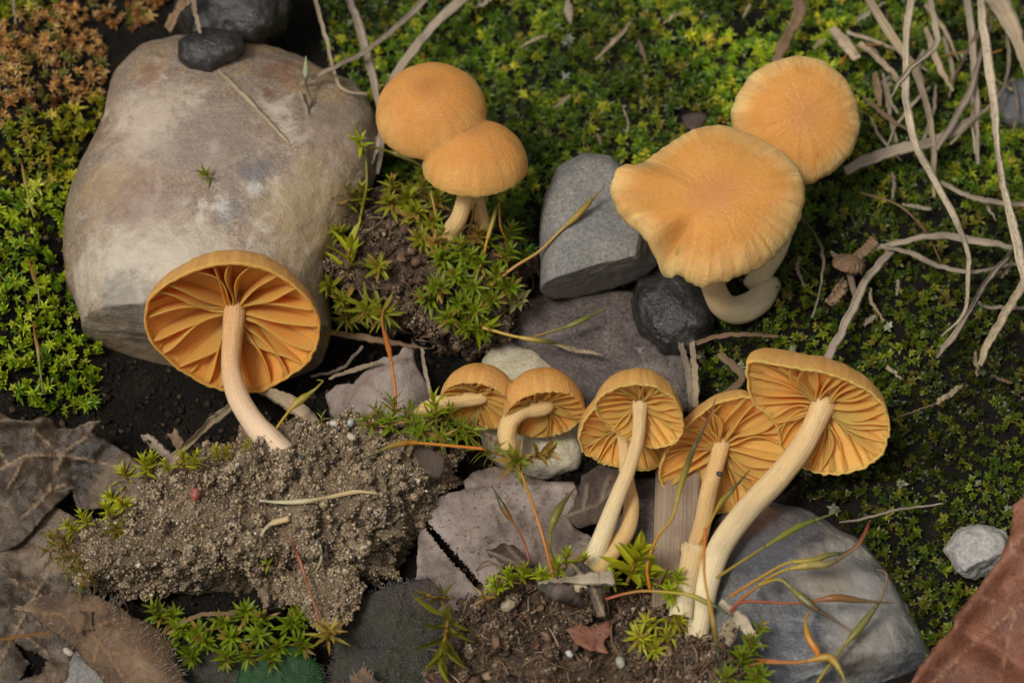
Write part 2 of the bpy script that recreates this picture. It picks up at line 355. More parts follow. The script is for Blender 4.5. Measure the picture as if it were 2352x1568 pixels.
ax_ = np.concatenate([np.linspace(-150, -9, 14)[:-1], np.linspace(-9, 9, 260), np.linspace(9, 150, 14)[1:]])
GX, GY = np.meshgrid(ax_, ax_, indexing='ij'); GZ = gh(GX, GY); n_ = len(ax_)
pp = np.stack([GX, GY, GZ], -1).reshape(-1, 3); pp[:, 2] += .035 * fbm(pp, 6, 4, .6, 1) * (np.abs(pp[:, 0]) < 9) * (np.abs(pp[:, 1]) < 9)
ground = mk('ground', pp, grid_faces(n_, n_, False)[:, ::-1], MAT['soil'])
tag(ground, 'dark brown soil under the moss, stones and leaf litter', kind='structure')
def zg(u, v):
    z = 0.0
    for _ in range(4):
        p = P(u, v, z); z = float(gh(p[0], p[1]))
    return z
def G(u, v, dz=0.0): return P(u, v, zg(u, v) + dz)

# ---------------------------------------------------------------- stones and clods: closed solids with their own depth
_cs = {}
def cubesphere(r):
    if r in _cs: return _cs[r]
    a = np.tan(np.linspace(-1, 1, r + 1) * np.pi / 4); A, B = np.meshgrid(a, a, indexing='ij'); O = np.ones_like(A); vs = []; fs = []; k = 0
    for f in [(A, B, O), (B, A, -O), (O, A, B), (-O, B, A), (B, O, A), (A, -O, B)]:
        v = np.stack(f, -1).reshape(-1, 3); vs.append(v); fs.append(grid_faces(r + 1, r + 1, False) + k); k += len(v)
    V = np.vstack(vs); V /= np.linalg.norm(V, axis=1)[:, None]; F = np.vstack(fs)
    _, ix, inv = np.unique(np.round(V, 6), axis=0, return_index=True, return_inverse=True); inv = inv.ravel()
    _cs[r] = (V[ix], inv[F]); return _cs[r]
def blob_geo(outline, zc, depth, res=40, e=.75, e2=.8, shear=-.4, noise=((1.2, .08), (4, .03)), cuts=(), seed=1.0, bil=(), sx=0.0):
    o = np.array(outline, float); c = (o.min(0) + o.max(0)) / 2; D, F = cubesphere(res)
    C = P(c[0], c[1], zc); tc = float(C @ TV); k = S * (DIST - tc) / DIST
    th = np.linspace(0, 2 * np.pi, 240, endpoint=False); L = polyray(o, c[0], c[1], np.cos(th), -np.sin(th))
    w = np.array([1, 2, 3, 2, 1.]) / 9; L = np.convolve(np.concatenate([L[-2:], L, L[:2]]), w, 'valid')
    a = np.arctan2(D[:, 1], D[:, 0]) % (2 * np.pi); Lr = np.interp(a, np.append(th, 2 * np.pi), np.append(L, L[0])) * k
    sp = np.hypot(D[:, 0], D[:, 1]); pl = Lr * np.clip(sp, 0, 1) ** e
    q = np.stack([np.cos(a) * pl, np.sin(a) * pl, np.sign(D[:, 2]) * np.abs(D[:, 2]) ** e2 * depth], -1)
    for (px, py, pt), nr in cuts:
        nr = np.array(nr, float); nr /= np.linalg.norm(nr); p0 = np.array([(px - c[0]) * k, -(py - c[1]) * k, pt])
        d = (q - p0) @ nr; q = q - nr * (np.maximum(d, 0) * .96)[:, None]
    nd = q / (np.array([Lr.mean(), Lr.mean(), depth]) ** 2); nd /= np.linalg.norm(nd, axis=1)[:, None] + 1e-9
    dis = 0
    for f, am in noise: dis = dis + am * fbm(q, f, 4, .5, seed + f)
    for f, am in bil: dis = dis + am * fbm(q, f, 3, .55, seed + f * 2, True)
    q = q + nd * np.reshape(dis, (-1, 1)) if np.ndim(dis) else q
    q[:, 2] += shear * q[:, 1] + sx * q[:, 0]
    V = C + q[:, :1] * RV + q[:, 1:2] * UV_ + q[:, 2:] * TV
    return V, F, C, nd @ np.stack([RV, UV_, TV])
def stone(label, outline, zc, depth, mat, name='stone', cat='stone', group=None, **k):
    V, F, C, N = blob_geo(outline, zc, depth, **k); base = C.copy(); base[2] = V[:, 2].min()
    o = mk(name, V, F, MAT[mat], origin=base, fix=True); return tag(o, label, cat, group)

_ico = None
def ico():
    global _ico
    if _ico is None:
        b = bmesh.new(); bmesh.ops.create_icosphere(b, subdivisions=1, radius=1); b.verts.ensure_lookup_table()
        _ico = (np.array([v.co[:] for v in b.verts]), np.array([[v.index for v in f.verts] for f in b.faces])); b.free()
    return _ico
def grains_geo(pos, size, cols, seed=0, rag=0.0):
    r = np.random.default_rng(seed); v, f = ico(); n = len(pos); m = len(v)
    q = r.normal(size=(n, 4)); q /= np.linalg.norm(q, axis=1)[:, None]; w, x, y, z = q.T
    R = np.stack([1 - 2 * (y * y + z * z), 2 * (x * y - z * w), 2 * (x * z + y * w), 2 * (x * y + z * w), 1 - 2 * (x * x + z * z), 2 * (y * z - x * w), 2 * (x * z - y * w), 2 * (y * z + x * w), 1 - 2 * (x * x + y * y)], -1).reshape(n, 3, 3)
    sc = size[:, None] * r.uniform(.65, 1.25, (n, 3)); vv = v[None] * r.uniform(.8 - rag, 1.15 + rag, (n, m, 1)) * sc[:, None]
    V = np.einsum('nij,nmj->nmi', R, vv) + pos[:, None]
    return V.reshape(-1, 3), (f[None] + (np.arange(n) * m)[:, None, None]).reshape(-1, 3), np.repeat(cols, m, 0)
def pal(r, n, cols, wts, var=.2):
    i = r.choice(len(cols), n, p=np.array(wts) / sum(wts)); c = np.array(cols)[i] * r.uniform(1 - var, 1 + var, (n, 1))
    return np.hstack([np.clip(c, 0, 1), np.ones((n, 1))])
SAND = [(.40, .30, .185), (.29, .21, .13), (.52, .46, .36), (.05, .05, .055), (.40, .27, .12), (.17, .12, .08), (.64, .60, .54)]
DARKP = [(.15, .105, .07), (.08, .055, .04), (.26, .18, .115), (.035, .03, .028), (.20, .12, .07), (.38, .31, .23)]
def strand_geo(pos, d, ln, r, rad):
    n = len(pos); d = d / np.linalg.norm(d, axis=1)[:, None]; bend = r.normal(size=(n, 3)) * .55; L = ln * r.uniform(.3, 1.2, (n, 1)); a = np.cross(d, r.normal(size=(n, 3))); a /= np.linalg.norm(a, axis=1)[:, None]; b = np.cross(d, a); rd = rad * r.uniform(.4, 1.2, (n, 1)); rows = []
    for t in (0, .2, .4, .6, .8, 1):
        c = pos + (d * (t - .5) + bend * (t * t - t)) * L
        for j in range(3):
            g = j * 2.0944; rows.append(c + (a * math.cos(g) + b * math.sin(g)) * rd * (1 - .6 * abs(2 * t - 1)))
    V = np.stack(rows, 1); f = np.array([(i * 3 + j, i * 3 + (j + 1) % 3, i * 3 + 3 + (j + 1) % 3, i * 3 + 3 + j) for i in range(5) for j in range(3)])
    return V.reshape(-1, 3), (f[None] + (np.arange(n) * 18)[:, None, None]).reshape(-1, 4)
CLODV = {}
def clod(label, outline, zc, depth, mat, ng, palette, wts, gs=(.005, .012), seed=1, lumps=0, fibres=0, chips=0, **k):
    V, F, C, N = blob_geo(outline, zc, depth, seed=seed, **k); base = C.copy(); base[2] = V[:, 2].min()
    o = mk('soil_clod', V, F, MAT[mat], origin=base, fix=True, smooth=True); tag(o, label, 'soil clod')
    r = np.random.default_rng(seed); fn = np.cross(V[F[:, 2]] - V[F[:, 0]], V[F[:, 3]] - V[F[:, 1]]); ar = np.linalg.norm(fn, axis=1); ar[N[F[:, 0]] @ TV < -.45] = 0; ar /= ar.sum()
    pick = lambda n: F[r.choice(len(F), n, p=ar), r.integers(0, 4, n)]; i = pick(ng)
    sz = r.uniform(*gs, ng) * np.where(r.random(ng) < .06, 1.8, 1)
    gv, gf, gc = grains_geo(V[i] + N[i] * (sz * .35)[:, None] + r.normal(size=(ng, 3)) * .004, sz, pal(r, ng, palette, wts), seed)
    g = mk('sand_grains', gv, gf, MAT['grain' if mat == 'clod_sand' else 'crumb'], parent=o, smooth=False, attrs=dict(col=gc)); g['kind'] = 'stuff'
    if lumps:
        i = pick(lumps); nn = 110; pos = []; s2 = []
        for j in i:
            rad = r.uniform(.025, .065); d = r.normal(size=(nn, 3)); d /= np.linalg.norm(d, axis=1)[:, None]
            pos.append(V[j] + N[j] * rad * .35 + d * rad * r.uniform(.6, 1, (nn, 1))); s2.append(r.uniform(.007, .016, nn))
        pos = np.vstack(pos); s2 = np.concatenate(s2); gv, gf, gc = grains_geo(pos, s2, pal(r, len(s2), palette, wts, .15), seed + 3)
        g = mk('soil_crumbs', gv, gf, MAT['grain' if mat == 'clod_sand' else 'crumb'], parent=o, smooth=False, attrs=dict(col=gc)); g['kind'] = 'stuff'
    if chips:
        i = pick(chips); sz = r.uniform(.02, .06, chips); gv, gf, gc = grains_geo(V[i] + N[i] * .01, sz, pal(r, chips, [(.10, .06, .04), (.17, .10, .065), (.05, .035, .028), (.26, .17, .11), (.20, .085, .05)], [4, 3, 3, 1, 1]), seed + 8, .5)
        m_ = len(ico()[0]); q = gv.reshape(chips, m_, 3); ctr = q.mean(1, keepdims=True); fn2 = N[i] + r.normal(size=(chips, 3)) * .45; fn2 /= np.linalg.norm(fn2, axis=1)[:, None]; q = q - ((q - ctr) * fn2[:, None]).sum(-1, keepdims=True) * fn2[:, None] * .86
        g = mk('leaf_chips', q.reshape(-1, 3), gf, MAT['crumb'], parent=o, smooth=False, attrs=dict(col=gc)); g['kind'] = 'stuff'
    if fibres:
        i = pick(fibres); tn = np.cross(N[i], r.normal(size=(fibres, 3))); fl = tn / (np.linalg.norm(tn, axis=1)[:, None] + 1e-9) + N[i] * .25
        hv, hf = strand_geo(V[i] + N[i] * .005, fl, .26, r, .009); cc = np.repeat(pal(r, fibres, [(.14, .085, .05), (.24, .15, .09), (.36, .26, .17), (.06, .04, .03)], [4, 3, 1, 3]), 18, 0)
        g = mk('root_fibres', hv, hf, MAT['crumb'], parent=o, attrs=dict(col=cc)); g['kind'] = 'stuff'
    CLODV[o] = (V, N); return o
def on(o, u, v):
    """point on the camera side of a clod or stone under the plan point (u, v)"""
    V, N = CLODV[o]; U_, W_ = proj(V); d = np.hypot(U_ - u, W_ - v); m = d < max(14, d.min() * 1.2); t = V @ TV
    j = np.where(m)[0][np.argmax(t[m])]; return PT(u, v, t[j]), N[j]

boulder = stone('large pale quartz boulder with ochre stains and white patches behind the lone gilled mushroom',
    [(240, 150), (300, 85), (400, 60), (560, 80), (700, 120), (810, 180), (862, 260), (868, 340), (850, 430), (820, 490), (785, 540), (755, 600), (750, 670), (760, 760), (735, 840), (640, 895), (540, 928), (440, 936), (330, 918), (262, 880), (225, 800), (205, 720), (168, 660), (158, 560), (165, 440), (195, 330), (228, 250)],
    .36, .72, 'quartz', name='boulder', cat='boulder', res=80, e=.80, e2=.85, shear=-.42, noise=((.9, .08), (2.6, .035), (8, .008)), cuts=[((330, 745, .30), (-.15, -.85, .42)), ((560, 800, .1), (.1, -.75, .62))], seed=4.4)
_bo = np.array(boulder.location); _bv = np.array([boulder.matrix_basis @ v.co for v in boulder.data.vertices])
def _loc(u, v):
    a, b = proj(_bv); d = np.hypot(a - u, b - v); m = d < d.min() + 12; return _bv[np.where(m)[0][np.argmax((_bv @ TV)[m])]] - _bo
boulder.data.materials[0] = m_stone('quartz', [(.28, (.20, .13, .08)), (.42, (.31, .23, .16)), (.52, (.25, .19, .145)), (.62, (.36, .25, .14)), (.76, (.28, .195, .135))], .9, .42, .40, .5, .03, [((.54, .47, .38), 3.4, .58), ((.15, .10, .07), 6.5, .63), ((.62, .56, .48), 13.0, .66)],
    blot=[(_loc(340, 630), .75, (.60, .52, .40), .75), (_loc(480, 700), .55, (.54, .47, .36), .7), (_loc(320, 290), .5, (.54, .44, .34), .65), (_loc(250, 420), .4, (.40, .27, .14), .55), (_loc(720, 500), .6, (.44, .33, .18), .6), (_loc(520, 330), .6, (.26, .20, .165), .5),
          (_loc(320, 450), .38, (.25, .155, .125), .5), (_loc(600, 395), .18, (.14, .14, .15), .6), (_loc(540, 480), .16, (.16, .155, .155), .6), (_loc(585, 415), .09, (.60, .57, .53), .6), (_loc(500, 465), .1, (.60, .57, .53), .6),
          (_loc(345, 160), .16, (.22, .10, .05), .6), (_loc(650, 150), .26, (.16, .07, .035), .65), (_loc(628, 208), .08, (.16, .06, .03), .7), (_loc(780, 300), .45, (.30, .215, .15), .6), (_loc(300, 720), .36, (.16, .14, .13), .65), (_loc(330, 860), .7, (.19, .125, .07), .75), (_loc(600, 860), .7, (.15, .10, .055), .75)])
CLODV[boulder] = (np.array([boulder.matrix_basis @ v.co for v in boulder.data.vertices]), np.zeros((len(boulder.data.vertices), 3)))
stone('dark grey rugged stone resting on the far end of the quartz boulder', [(400, -70), (540, -90), (660, -70), (672, 20), (650, 80), (600, 118), (520, 120), (440, 110), (405, 60)], .62, .42, 'dark_stone', res=40, e=.65, noise=((1.5, .12), (5, .05)), seed=2.2)
stone('small rounded wet brown-black stone lying on the quartz boulder', [(412, 95), (470, 60), (545, 70), (572, 110), (540, 150), (490, 174), (440, 166), (415, 140)], .95, .2, 'dark_stone', res=28, noise=((2, .06), (7, .02)), seed=6.1)
stone('small dark slate stone wedged between quartz boulder and grass straws', [(752, 350), (775, 325), (815, 330), (840, 360), (835, 395), (800, 412), (765, 395)], .42, .16, 'dark_stone', res=24, noise=((3, .04),), seed=3.7)
heart = stone('smooth grey heart-shaped stone standing behind the yellow moss stalk', [(1240, 668), (1241, 520), (1248, 455), (1285, 385), (1345, 352), (1400, 360), (1442, 398), (1482, 470), (1530, 590), (1490, 635), (1410, 660), (1310, 686), (1262, 682)], .48, .42, 'grey_stone', res=64, e=.5, e2=.45, shear=-.30, noise=((1.6, .035), (5, .018), (12, .008)), cuts=[((1370, 612, .40), (.22, -.85, .30)), ((1470, 560, .33), (.8, -.2, .45)), ((1250, 560, .34), (-.8, .1, .5))], seed=1.3)
stone('black glossy wet stone under the wavy pale mushroom cap', [(1448, 690), (1462, 640), (1520, 600), (1590, 620), (1632, 680), (1630, 760), (1590, 806), (1520, 812), (1470, 770)], .18, .30, 'dark_stone', res=36, e=.65, noise=((2, .08), (6, .03)), seed=8.2)
stone('flat purplish grey stone between heart-shaped stone and gilled cluster', [(1170, 700), (1230, 680), (1330, 660), (1450, 670), (1540, 760), (1590, 830), (1600, 930), (1500, 980), (1350, 960), (1230, 870), (1170, 790)], -.03, .26, 'purple_stone', res=48, e=.6, e2=.55, shear=-.55, noise=((1.8, .05), (7, .02)), seed=5.0)
cream = stone('cream egg-shaped pebble with worn pits behind the twin-capped gilled mushroom', [(1105, 838), (1130, 795), (1180, 778), (1235, 788), (1285, 825), (1325, 885), (1342, 960), (1345, 1030), (1330, 1075), (1270, 1098), (1190, 1092), (1120, 1050), (1095, 960), (1090, 890)], -.02, .30, 'cream_stone', res=48, shear=-.5, noise=((1.6, .05), (6, .025)), seed=7.7)
blue = stone('large bluish grey stone with pale mineral veins under the long moss stalks', [(1600, 1270), (1660, 1185), (1760, 1155), (1870, 1178), (1965, 1235), (2040, 1315), (2090, 1405), (2140, 1500), (2175, 1620), (2000, 1720), (1700, 1700), (1560, 1560), (1570, 1380)], -.10, .56, 'blue_stone', res=72, e=.7, e2=.65, shear=-.5, noise=((1.1, .07), (3.5, .03), (9, .01)), cuts=[((1990, 1520, .38), (.25, -.75, .6))], seed=3.3)
_u = np.array([blue.matrix_basis @ v.co for v in blue.data.vertices])
def _lb(u, v):
    a, b = proj(_u); d = np.hypot(a - u, b - v); m = d < d.min() + 14; return _u[np.where(m)[0][np.argmax((_u @ TV)[m])]] - np.array(blue.location)
blue.data.materials[0] = m_stone('blue_grey_stone', [(.28, (.055, .058, .066)), (.45, (.11, .112, .12)), (.58, (.16, .155, .145)), (.75, (.24, .225, .20))], 1.3, .45, .38, .5, .02, [((.05, .05, .055), 3.6, .60), ((.42, .39, .35), 11.0, .65)],
    blot=[(_lb(1980, 1340), .55, (.36, .34, .31), .75), (_lb(1960, 1230), .3, (.40, .36, .30), .7), (_lb(2000, 1480), .4, (.34, .31, .26), .65), (_lb(1950, 1500), .22, (.10, .075, .05), .75), (_lb(1880, 1300), .3, (.30, .24, .17), .55), (_lb(1760, 1230), .4, (.085, .085, .10), .7), (_lb(1720, 1500), .4, (.07, .072, .085), .7)])
stone('small angular pale grey stone beside the red-brown leaf', [(2172, 1262), (2200, 1215), (2250, 1203), (2305, 1222), (2330, 1275), (2300, 1322), (2235, 1332), (2195, 1310)], .32, .2, 'pale_stone', res=30, e=.6, noise=((3, .06), (9, .02)), cuts=[((2260, 1290, .12), (.3, -.8, .5))], seed=9.1)
stone('smooth grey pebble under the edge of the left moss cushion', [(-120, 880), (-20, 868), (60, 895), (95, 950), (80, 1010), (-40, 1040), (-140, 980)], .05, .22, 'grey_stone', res=30, seed=2.9)
stone('blue-grey stone behind the tangle of dry grass', [(2285, 210), (2330, 178), (2420, 175), (2480, 240), (2440, 310), (2350, 318), (2295, 280)], .12, .2, 'blue_stone', res=28, seed=4.8)
stone('dark grey stone under the hairy curled leaf', [(140, 1500), (220, 1450), (330, 1460), (400, 1520), (420, 1640), (240, 1700), (120, 1620)], .0, .2, 'grey_stone', res=28, seed=5.8)
stone('grey rough stone behind the wooden strip and twin stems', [(1400, 1130), (1450, 1105), (1540, 1110), (1590, 1180), (1570, 1290), (1480, 1330), (1410, 1260)], .0, .17, 'purple_stone', res=28, seed=6.8)

clod_sand = clod('large sandy soil clod carrying the lone gilled mushroom',
    [(165, 1275), (200, 1215), (255, 1185), (300, 1130), (350, 1085), (430, 1062), (500, 1045), (590, 1010), (690, 985), (790, 968), (870, 990), (960, 1005), (1030, 1050), (1046, 1110), (1000, 1145), (965, 1190), (958, 1260), (950, 1312), (880, 1330), (820, 1345), (740, 1375), (690, 1392), (600, 1402), (500, 1396), (400, 1384), (300, 1356), (215, 1322)],
    .26, .46, 'clod_sand', 16000, SAND, [7, 6, .7, .8, .7, 3, .12], seed=2, lumps=130, fibres=60, res=150, e=.62, e2=.6, shear=-.42, noise=((1.2, .12), (3, .09)), cuts=[((520, 1275, .36), (.05, -.86, .40)), ((880, 1200, .34), (.6, -.55, .4))], bil=((2.4, .19), (6, .13), (13, .065), (30, .024)))
clod('small loose soil lump below the sandy clod', [(655, 1320), (690, 1300), (760, 1290), (820, 1300), (835, 1345), (810, 1390), (765, 1432), (715, 1425), (690, 1390), (660, 1385)], .30, .17, 'clod_sand', 1500, SAND, [7, 6, .7, .8, .7, 3, .12], seed=5, lumps=14, res=44, noise=((3, .04),), bil=((7, .06), (18, .03)))
clod_moss = clod('dark crumbly soil clod holding the smooth twin-capped mushroom',
    [(752, 520), (800, 470), (880, 440), (960, 440), (1010, 490), (1070, 535), (1150, 545), (1198, 590), (1192, 680), (1155, 755), (1085, 798), (1005, 795), (955, 745), (880, 735), (800, 700), (748, 620)],
    .24, .36, 'clod_dark', 4200, DARKP, [5, 4, 2, 1.5, 2, .6], gs=(.004, .012), seed=7, lumps=90, fibres=420, chips=160, res=90, e=.65, shear=-.42, noise=((1.5, .12), (3.5, .08)), bil=((3, .17), (7, .11), (16, .05), (32, .02)))
clod_front = clod('dark crumbly soil clod from which the gilled cluster grows',
    [(975, 1600), (1010, 1540), (1060, 1450), (1085, 1390), (1160, 1345), (1240, 1352), (1320, 1382), (1400, 1372), (1480, 1385), (1560, 1440), (1640, 1478), (1690, 1560), (1700, 1640), (1560, 1720), (1200, 1720), (1000, 1680)],
    .10, .40, 'clod_dark', 6500, DARKP, [5, 4, 3, 1.5, 2, .9], gs=(.004, .012), seed=9, lumps=170, fibres=900, chips=420, res=105, e=.65, shear=-.42, noise=((1.4, .11), (3.5, .07)), bil=((3, .17), (7, .11), (16, .05), (32, .02)))

clod('small dark soil lump piled against the foot of the largest pale stem', [(1528, 1500), (1560, 1478), (1600, 1482), (1645, 1478), (1690, 1520), (1695, 1600), (1600, 1640), (1530, 1590)], .46, .15, 'clod_dark', 1500, DARKP, [5, 4, 3, 1.5, 2, .9], seed=15, lumps=30, fibres=120, chips=50, res=44, shear=-.42, noise=((3, .05),), bil=((6, .06), (14, .03)))
clod('small dark soil lump against the foot of the straight pale stem', [(1278, 1392), (1300, 1378), (1335, 1384), (1352, 1408), (1330, 1436), (1288, 1428)], .47, .10, 'clod_dark', 500, DARKP, [5, 4, 3, 1.5, 2, .9], seed=16, lumps=8, fibres=40, res=26, shear=-.42, noise=((4, .03),), bil=((8, .03), (16, .02)))

# ---------------------------------------------------------------- leaf-litter crumbs on the open soil
r_ = np.random.default_rng(21); n_ = 5000
cu = r_.uniform(-100, 1750, n_); cv = r_.uniform(560, 1640, n_); pts = PV(cu, cv, np.zeros(n_)); pts[:, 2] = gh(pts[:, 0], pts[:, 1]) + .01
gv, gf, gc = grains_geo(pts, r_.uniform(.008, .04, n_) * r_.uniform(.4, 1, n_), pal(r_, n_, [(.03, .022, .016), (.018, .014, .010), (.06, .042, .028), (.12, .085, .055)], [4, 4, 2, .7]), 4, .45)
tag(mk('soil_crumbs', gv, gf, MAT['crumb'], smooth=False, attrs=dict(col=gc)), 'dark loose soil crumbs between stones and leaves', 'soil', kind='stuff')

# ---------------------------------------------------------------- moss carpets
def leaf_geo(w=.22, fold=.25, rec=.25, tip=1.0, lite=False):
    rows = [(0, .55), (.3, 1.0), (.65, .72)] if not lite else [(0, .55), (.42, 1.0)]; v = []
    for x, k in rows:
        z = -rec * x * x
        v += [(x, w * k, z + fold * w * k), (x, 0, z), (x, -w * k, z + fold * w * k)]
    v.append((tip, 0, -rec)); f = []
    for i in range(len(rows) - 1):
        a = 3 * i
        f += [(a, a + 1, a + 4), (a, a + 4, a + 3), (a + 1, a + 2, a + 5), (a + 1, a + 5, a + 4)]
    k = 3 * (len(rows) - 1); f += [(k, k + 1, k + 3), (k + 1, k + 2, k + 3)]
    return np.array(v), np.array(f)
def leafmat(az, el, roll=0.0):
    ca, sa, ce, se = math.cos(az), math.sin(az), math.cos(el), math.sin(el)
    x = np.array([ca * ce, sa * ce, se]); y = np.array([-sa, ca, 0]); z = np.cross(x, y); return np.stack([x, y, z], 1)
def shoot_geo(r, n, w, fold, rec, h, el0, el1, l0=1.0, l1=.6):
    vs = []; fs = []; ids = []; k = 0; lv, lf = leaf_geo(w, fold, rec, lite=True)
    for i in range(n):
        q = i / (n - 1); az = i * 2.39996 + r.normal() * .15; el = el0 + (el1 - el0) * q ** 1.3 + r.normal() * .10
        L = (l0 + (l1 - l0) * q) * r.uniform(.85, 1.15)
        v = (lv * L) @ leafmat(az, el).T; v[:, 2] += h * q; vs.append(v); fs.append(lf + k); ids.append(np.full(len(lv), q)); k += len(lv)
    return np.vstack(vs), np.vstack(fs), np.concatenate(ids)
def carpet(name, label, pos, size, cols, protos, seed, tilt=.35, oldc=None):
    r = np.random.default_rng(seed); n = len(pos); pick = r.integers(0, len(protos), n); VV = []; FF = []; CC = []; k = 0
    for j, (pv, pf, pq) in enumerate(protos):
        ii = np.where(pick == j)[0]; m = len(ii)
        if not m: continue
        az = r.uniform(0, 2 * np.pi, m); tx = r.normal(0, tilt, m); ty = r.normal(0, tilt, m) - .25
        zc = np.stack([tx, ty, np.ones(m)], -1); zc /= np.linalg.norm(zc, axis=1)[:, None]
        xr = np.stack([np.cos(az), np.sin(az), np.zeros(m)], -1); yc = np.cross(zc, xr); yc /= np.linalg.norm(yc, axis=1)[:, None]; xc = np.cross(yc, zc)
        Mx = np.stack([xc, yc, zc], -1) * size[ii][:, None, None]
        V = np.einsum('nij,mj->nmi', Mx, pv) + pos[ii][:, None]
        lf = np.repeat(r.uniform(.72, 1.28, (m, len(pv) // 7)), 7, axis=1)
        C = cols[ii][:, None, :] * lf[..., None]
        old = np.clip(1 - pq[None, :, None] * 2.2, 0, 1) * r.uniform(0, .8, (m, 1, 1))
        C = C * (1 - old) + np.array(oldc if oldc is not None else (.07, .05, .012)) * old
        VV.append(V.reshape(-1, 3)); CC.append(C.reshape(-1, 3)); FF.append((pf[None] + (np.arange(m) * len(pv))[:, None, None]).reshape(-1, 3) + k); k += m * len(pv)
    C = np.vstack(CC); C = np.hstack([np.clip(C, 0, 1), np.ones((len(C), 1))])
    o = mk(name, np.vstack(VV), np.vstack(FF), MAT['moss'], attrs=dict(col=C)); return tag(o, label, 'moss', kind='stuff')
rs = np.random.default_rng(8)
STAR = [shoot_geo(rs, 12, .27, .35, .15, 1.3, .10, 1.15, .95, .5) for _ in range(6)]
NARROW = [shoot_geo(rs, 14, .16, .4, .35, .9, .15, 1.25, 1.0, .7) for _ in range(6)]
BUD = [shoot_geo(rs, 15, .28, .5, -.10, 1.2, .35, 1.35, .75, .5) for _ in range(6)]
def scatter(poly, n, seed, lift=(0, .06)):
    r = np.random.default_rng(seed); pq = np.array(poly, float); lo = pq.min(0); hi = pq.max(0); out = []
    u = r.uniform(lo[0], hi[0], n * 3); v = r.uniform(lo[1], hi[1], n * 3); k = inpoly(u, v, poly); u = u[k][:n]; v = v[k][:n]
    z = np.zeros(len(u))
    for _ in range(3):
        p = PV(u, v, z); z = gh(p[:, 0], p[:, 1])
    p[:, 2] = z + r.uniform(*lift, len(u)); return u, v, p, r
def thin(p, d):
    d = np.broadcast_to(d, len(p)); cell = {}; keep = np.zeros(len(p), bool); c = .12
    for i, (x, y, z) in enumerate(p):
        ix, iy = int(x // c), int(y // c); ok = True
        for a in (-1, 0, 1):
            for b in (-1, 0, 1):
                for j in cell.get((ix + a, iy + b), ()):
                    if (p[j, 0] - x) ** 2 + (p[j, 1] - y) ** 2 < d[i] ** 2: ok = False; break
                if not ok: break
            if not ok: break
        if ok: keep[i] = True; cell.setdefault((ix, iy), []).append(i)
    return keep
def mixcols(r, n, cols, wts): return pal(r, n, cols, wts, .25)[:, :3]
# star moss, lower right; narrow-leaved moss, top; cushion moss, left
u, v, p, r = scatter(RIGHT_POLY, 75000, 31, (-.07, .06))
f = fbm(p, 1.1, 3, .5, 9); keep = (fbm(p, 2.6, 2, .5, 3) > -.42); zone = (v - 560 + 240 * f + .12 * (u - 1500) > 0)
gaps = (fbm(p, 1.7, 2, .5, 14) < -.62) & (v < 700); keep &= ~gaps; offf = (u > 2460) | (v < -70) | (v > 1640); keep &= thin(p, np.where(zone, .039, .041) * np.where(offf, 2.0, 1) * r.uniform(.85, 1.25, len(p)))
a = keep & zone; b = keep & ~zone
colA = mixcols(r, len(u), [(.12, .155, .008), (.07, .105, .006), (.20, .21, .018), (.22, .19, .03), (.04, .07, .006), (.40, .42, .26)], [4, 4, 1.6, 1, 4, .12])
colB = mixcols(r, len(u), [(.09, .15, .007), (.18, .23, .012), (.30, .30, .016), (.05, .10, .006), (.26, .21, .03), (.46, .50, .36)], [4, 3, 1.3, 4, .5, .15])
g2 = fbm(p, 1.9, 3, .5, 33); br = (.55 + 1.15 * sstep(-.25, .45, f + .5 * g2))[:, None]; colB = colB * br * 1.4; colA = colA * 1.2 * (.45 + .95 * sstep(-.3, .4, f + .6 * g2))[:, None]
yel = ((f + .4 * g2 > .14) & b)[:, None]; colB = np.where(yel, colB * np.array([1.15, 1.08, 1.0]), colB)
carpet('moss_carpet', 'dark olive star-shaped moss carpet right of the gilled cluster', p[a], r.uniform(.036, .070, a.sum()) * np.where(offf[a], 1.6, 1), colA[a], STAR + BUD[:2], 1)
carpet('moss_carpet', 'bright green narrow-leaved moss carpet behind the smooth capped mushrooms', p[b], r.uniform(.042, .085, b.sum()) * np.where(offf[b], 1.6, 1), colB[b], NARROW + STAR[:2], 2)
u, v, p, r = scatter(LEFT_POLY, 26000, 32, (-.03, .06))
dry = ((v + .35 * u) < 300) & ((v + .3 * u) > 60); keep = (fbm(p, 2.2, 2, .5, 6) > -.45) & thin(p, np.where((u < -90) | (v < -70), .11, .056) * r.uniform(.8, 1.2, len(p))); a = keep & ~dry; b = keep & dry
colL = mixcols(r, len(u), [(.20, .28, .012), (.30, .36, .015), (.10, .18, .008), (.38, .40, .05)], [4, 3, 2, 1]); fl = np.where(v < 420, .62, 1.0)[:, None]; colL = np.where((v < 430)[:, None], colL * np.array([.95, .72, .9]), colL)
colL = colL * 1.65
carpet('moss_carpet', 'bright yellow-green cushion moss left of the quartz boulder', p[a], r.uniform(.05, .095, a.sum()), colL[a], BUD + NARROW[:3], 3)
colD = mixcols(r, len(u), [(.55, .30, .09), (.40, .18, .045), (.66, .44, .16), (.20, .20, .03)], [4, 3, 2, 2.2])
carpet('moss_carpet', 'withered orange-brown moss at the far end of the left cushion', p[b], r.uniform(.045, .085, b.sum()), colD[b], NARROW + BUD[:2], 4, oldc=(.16, .07, .02))
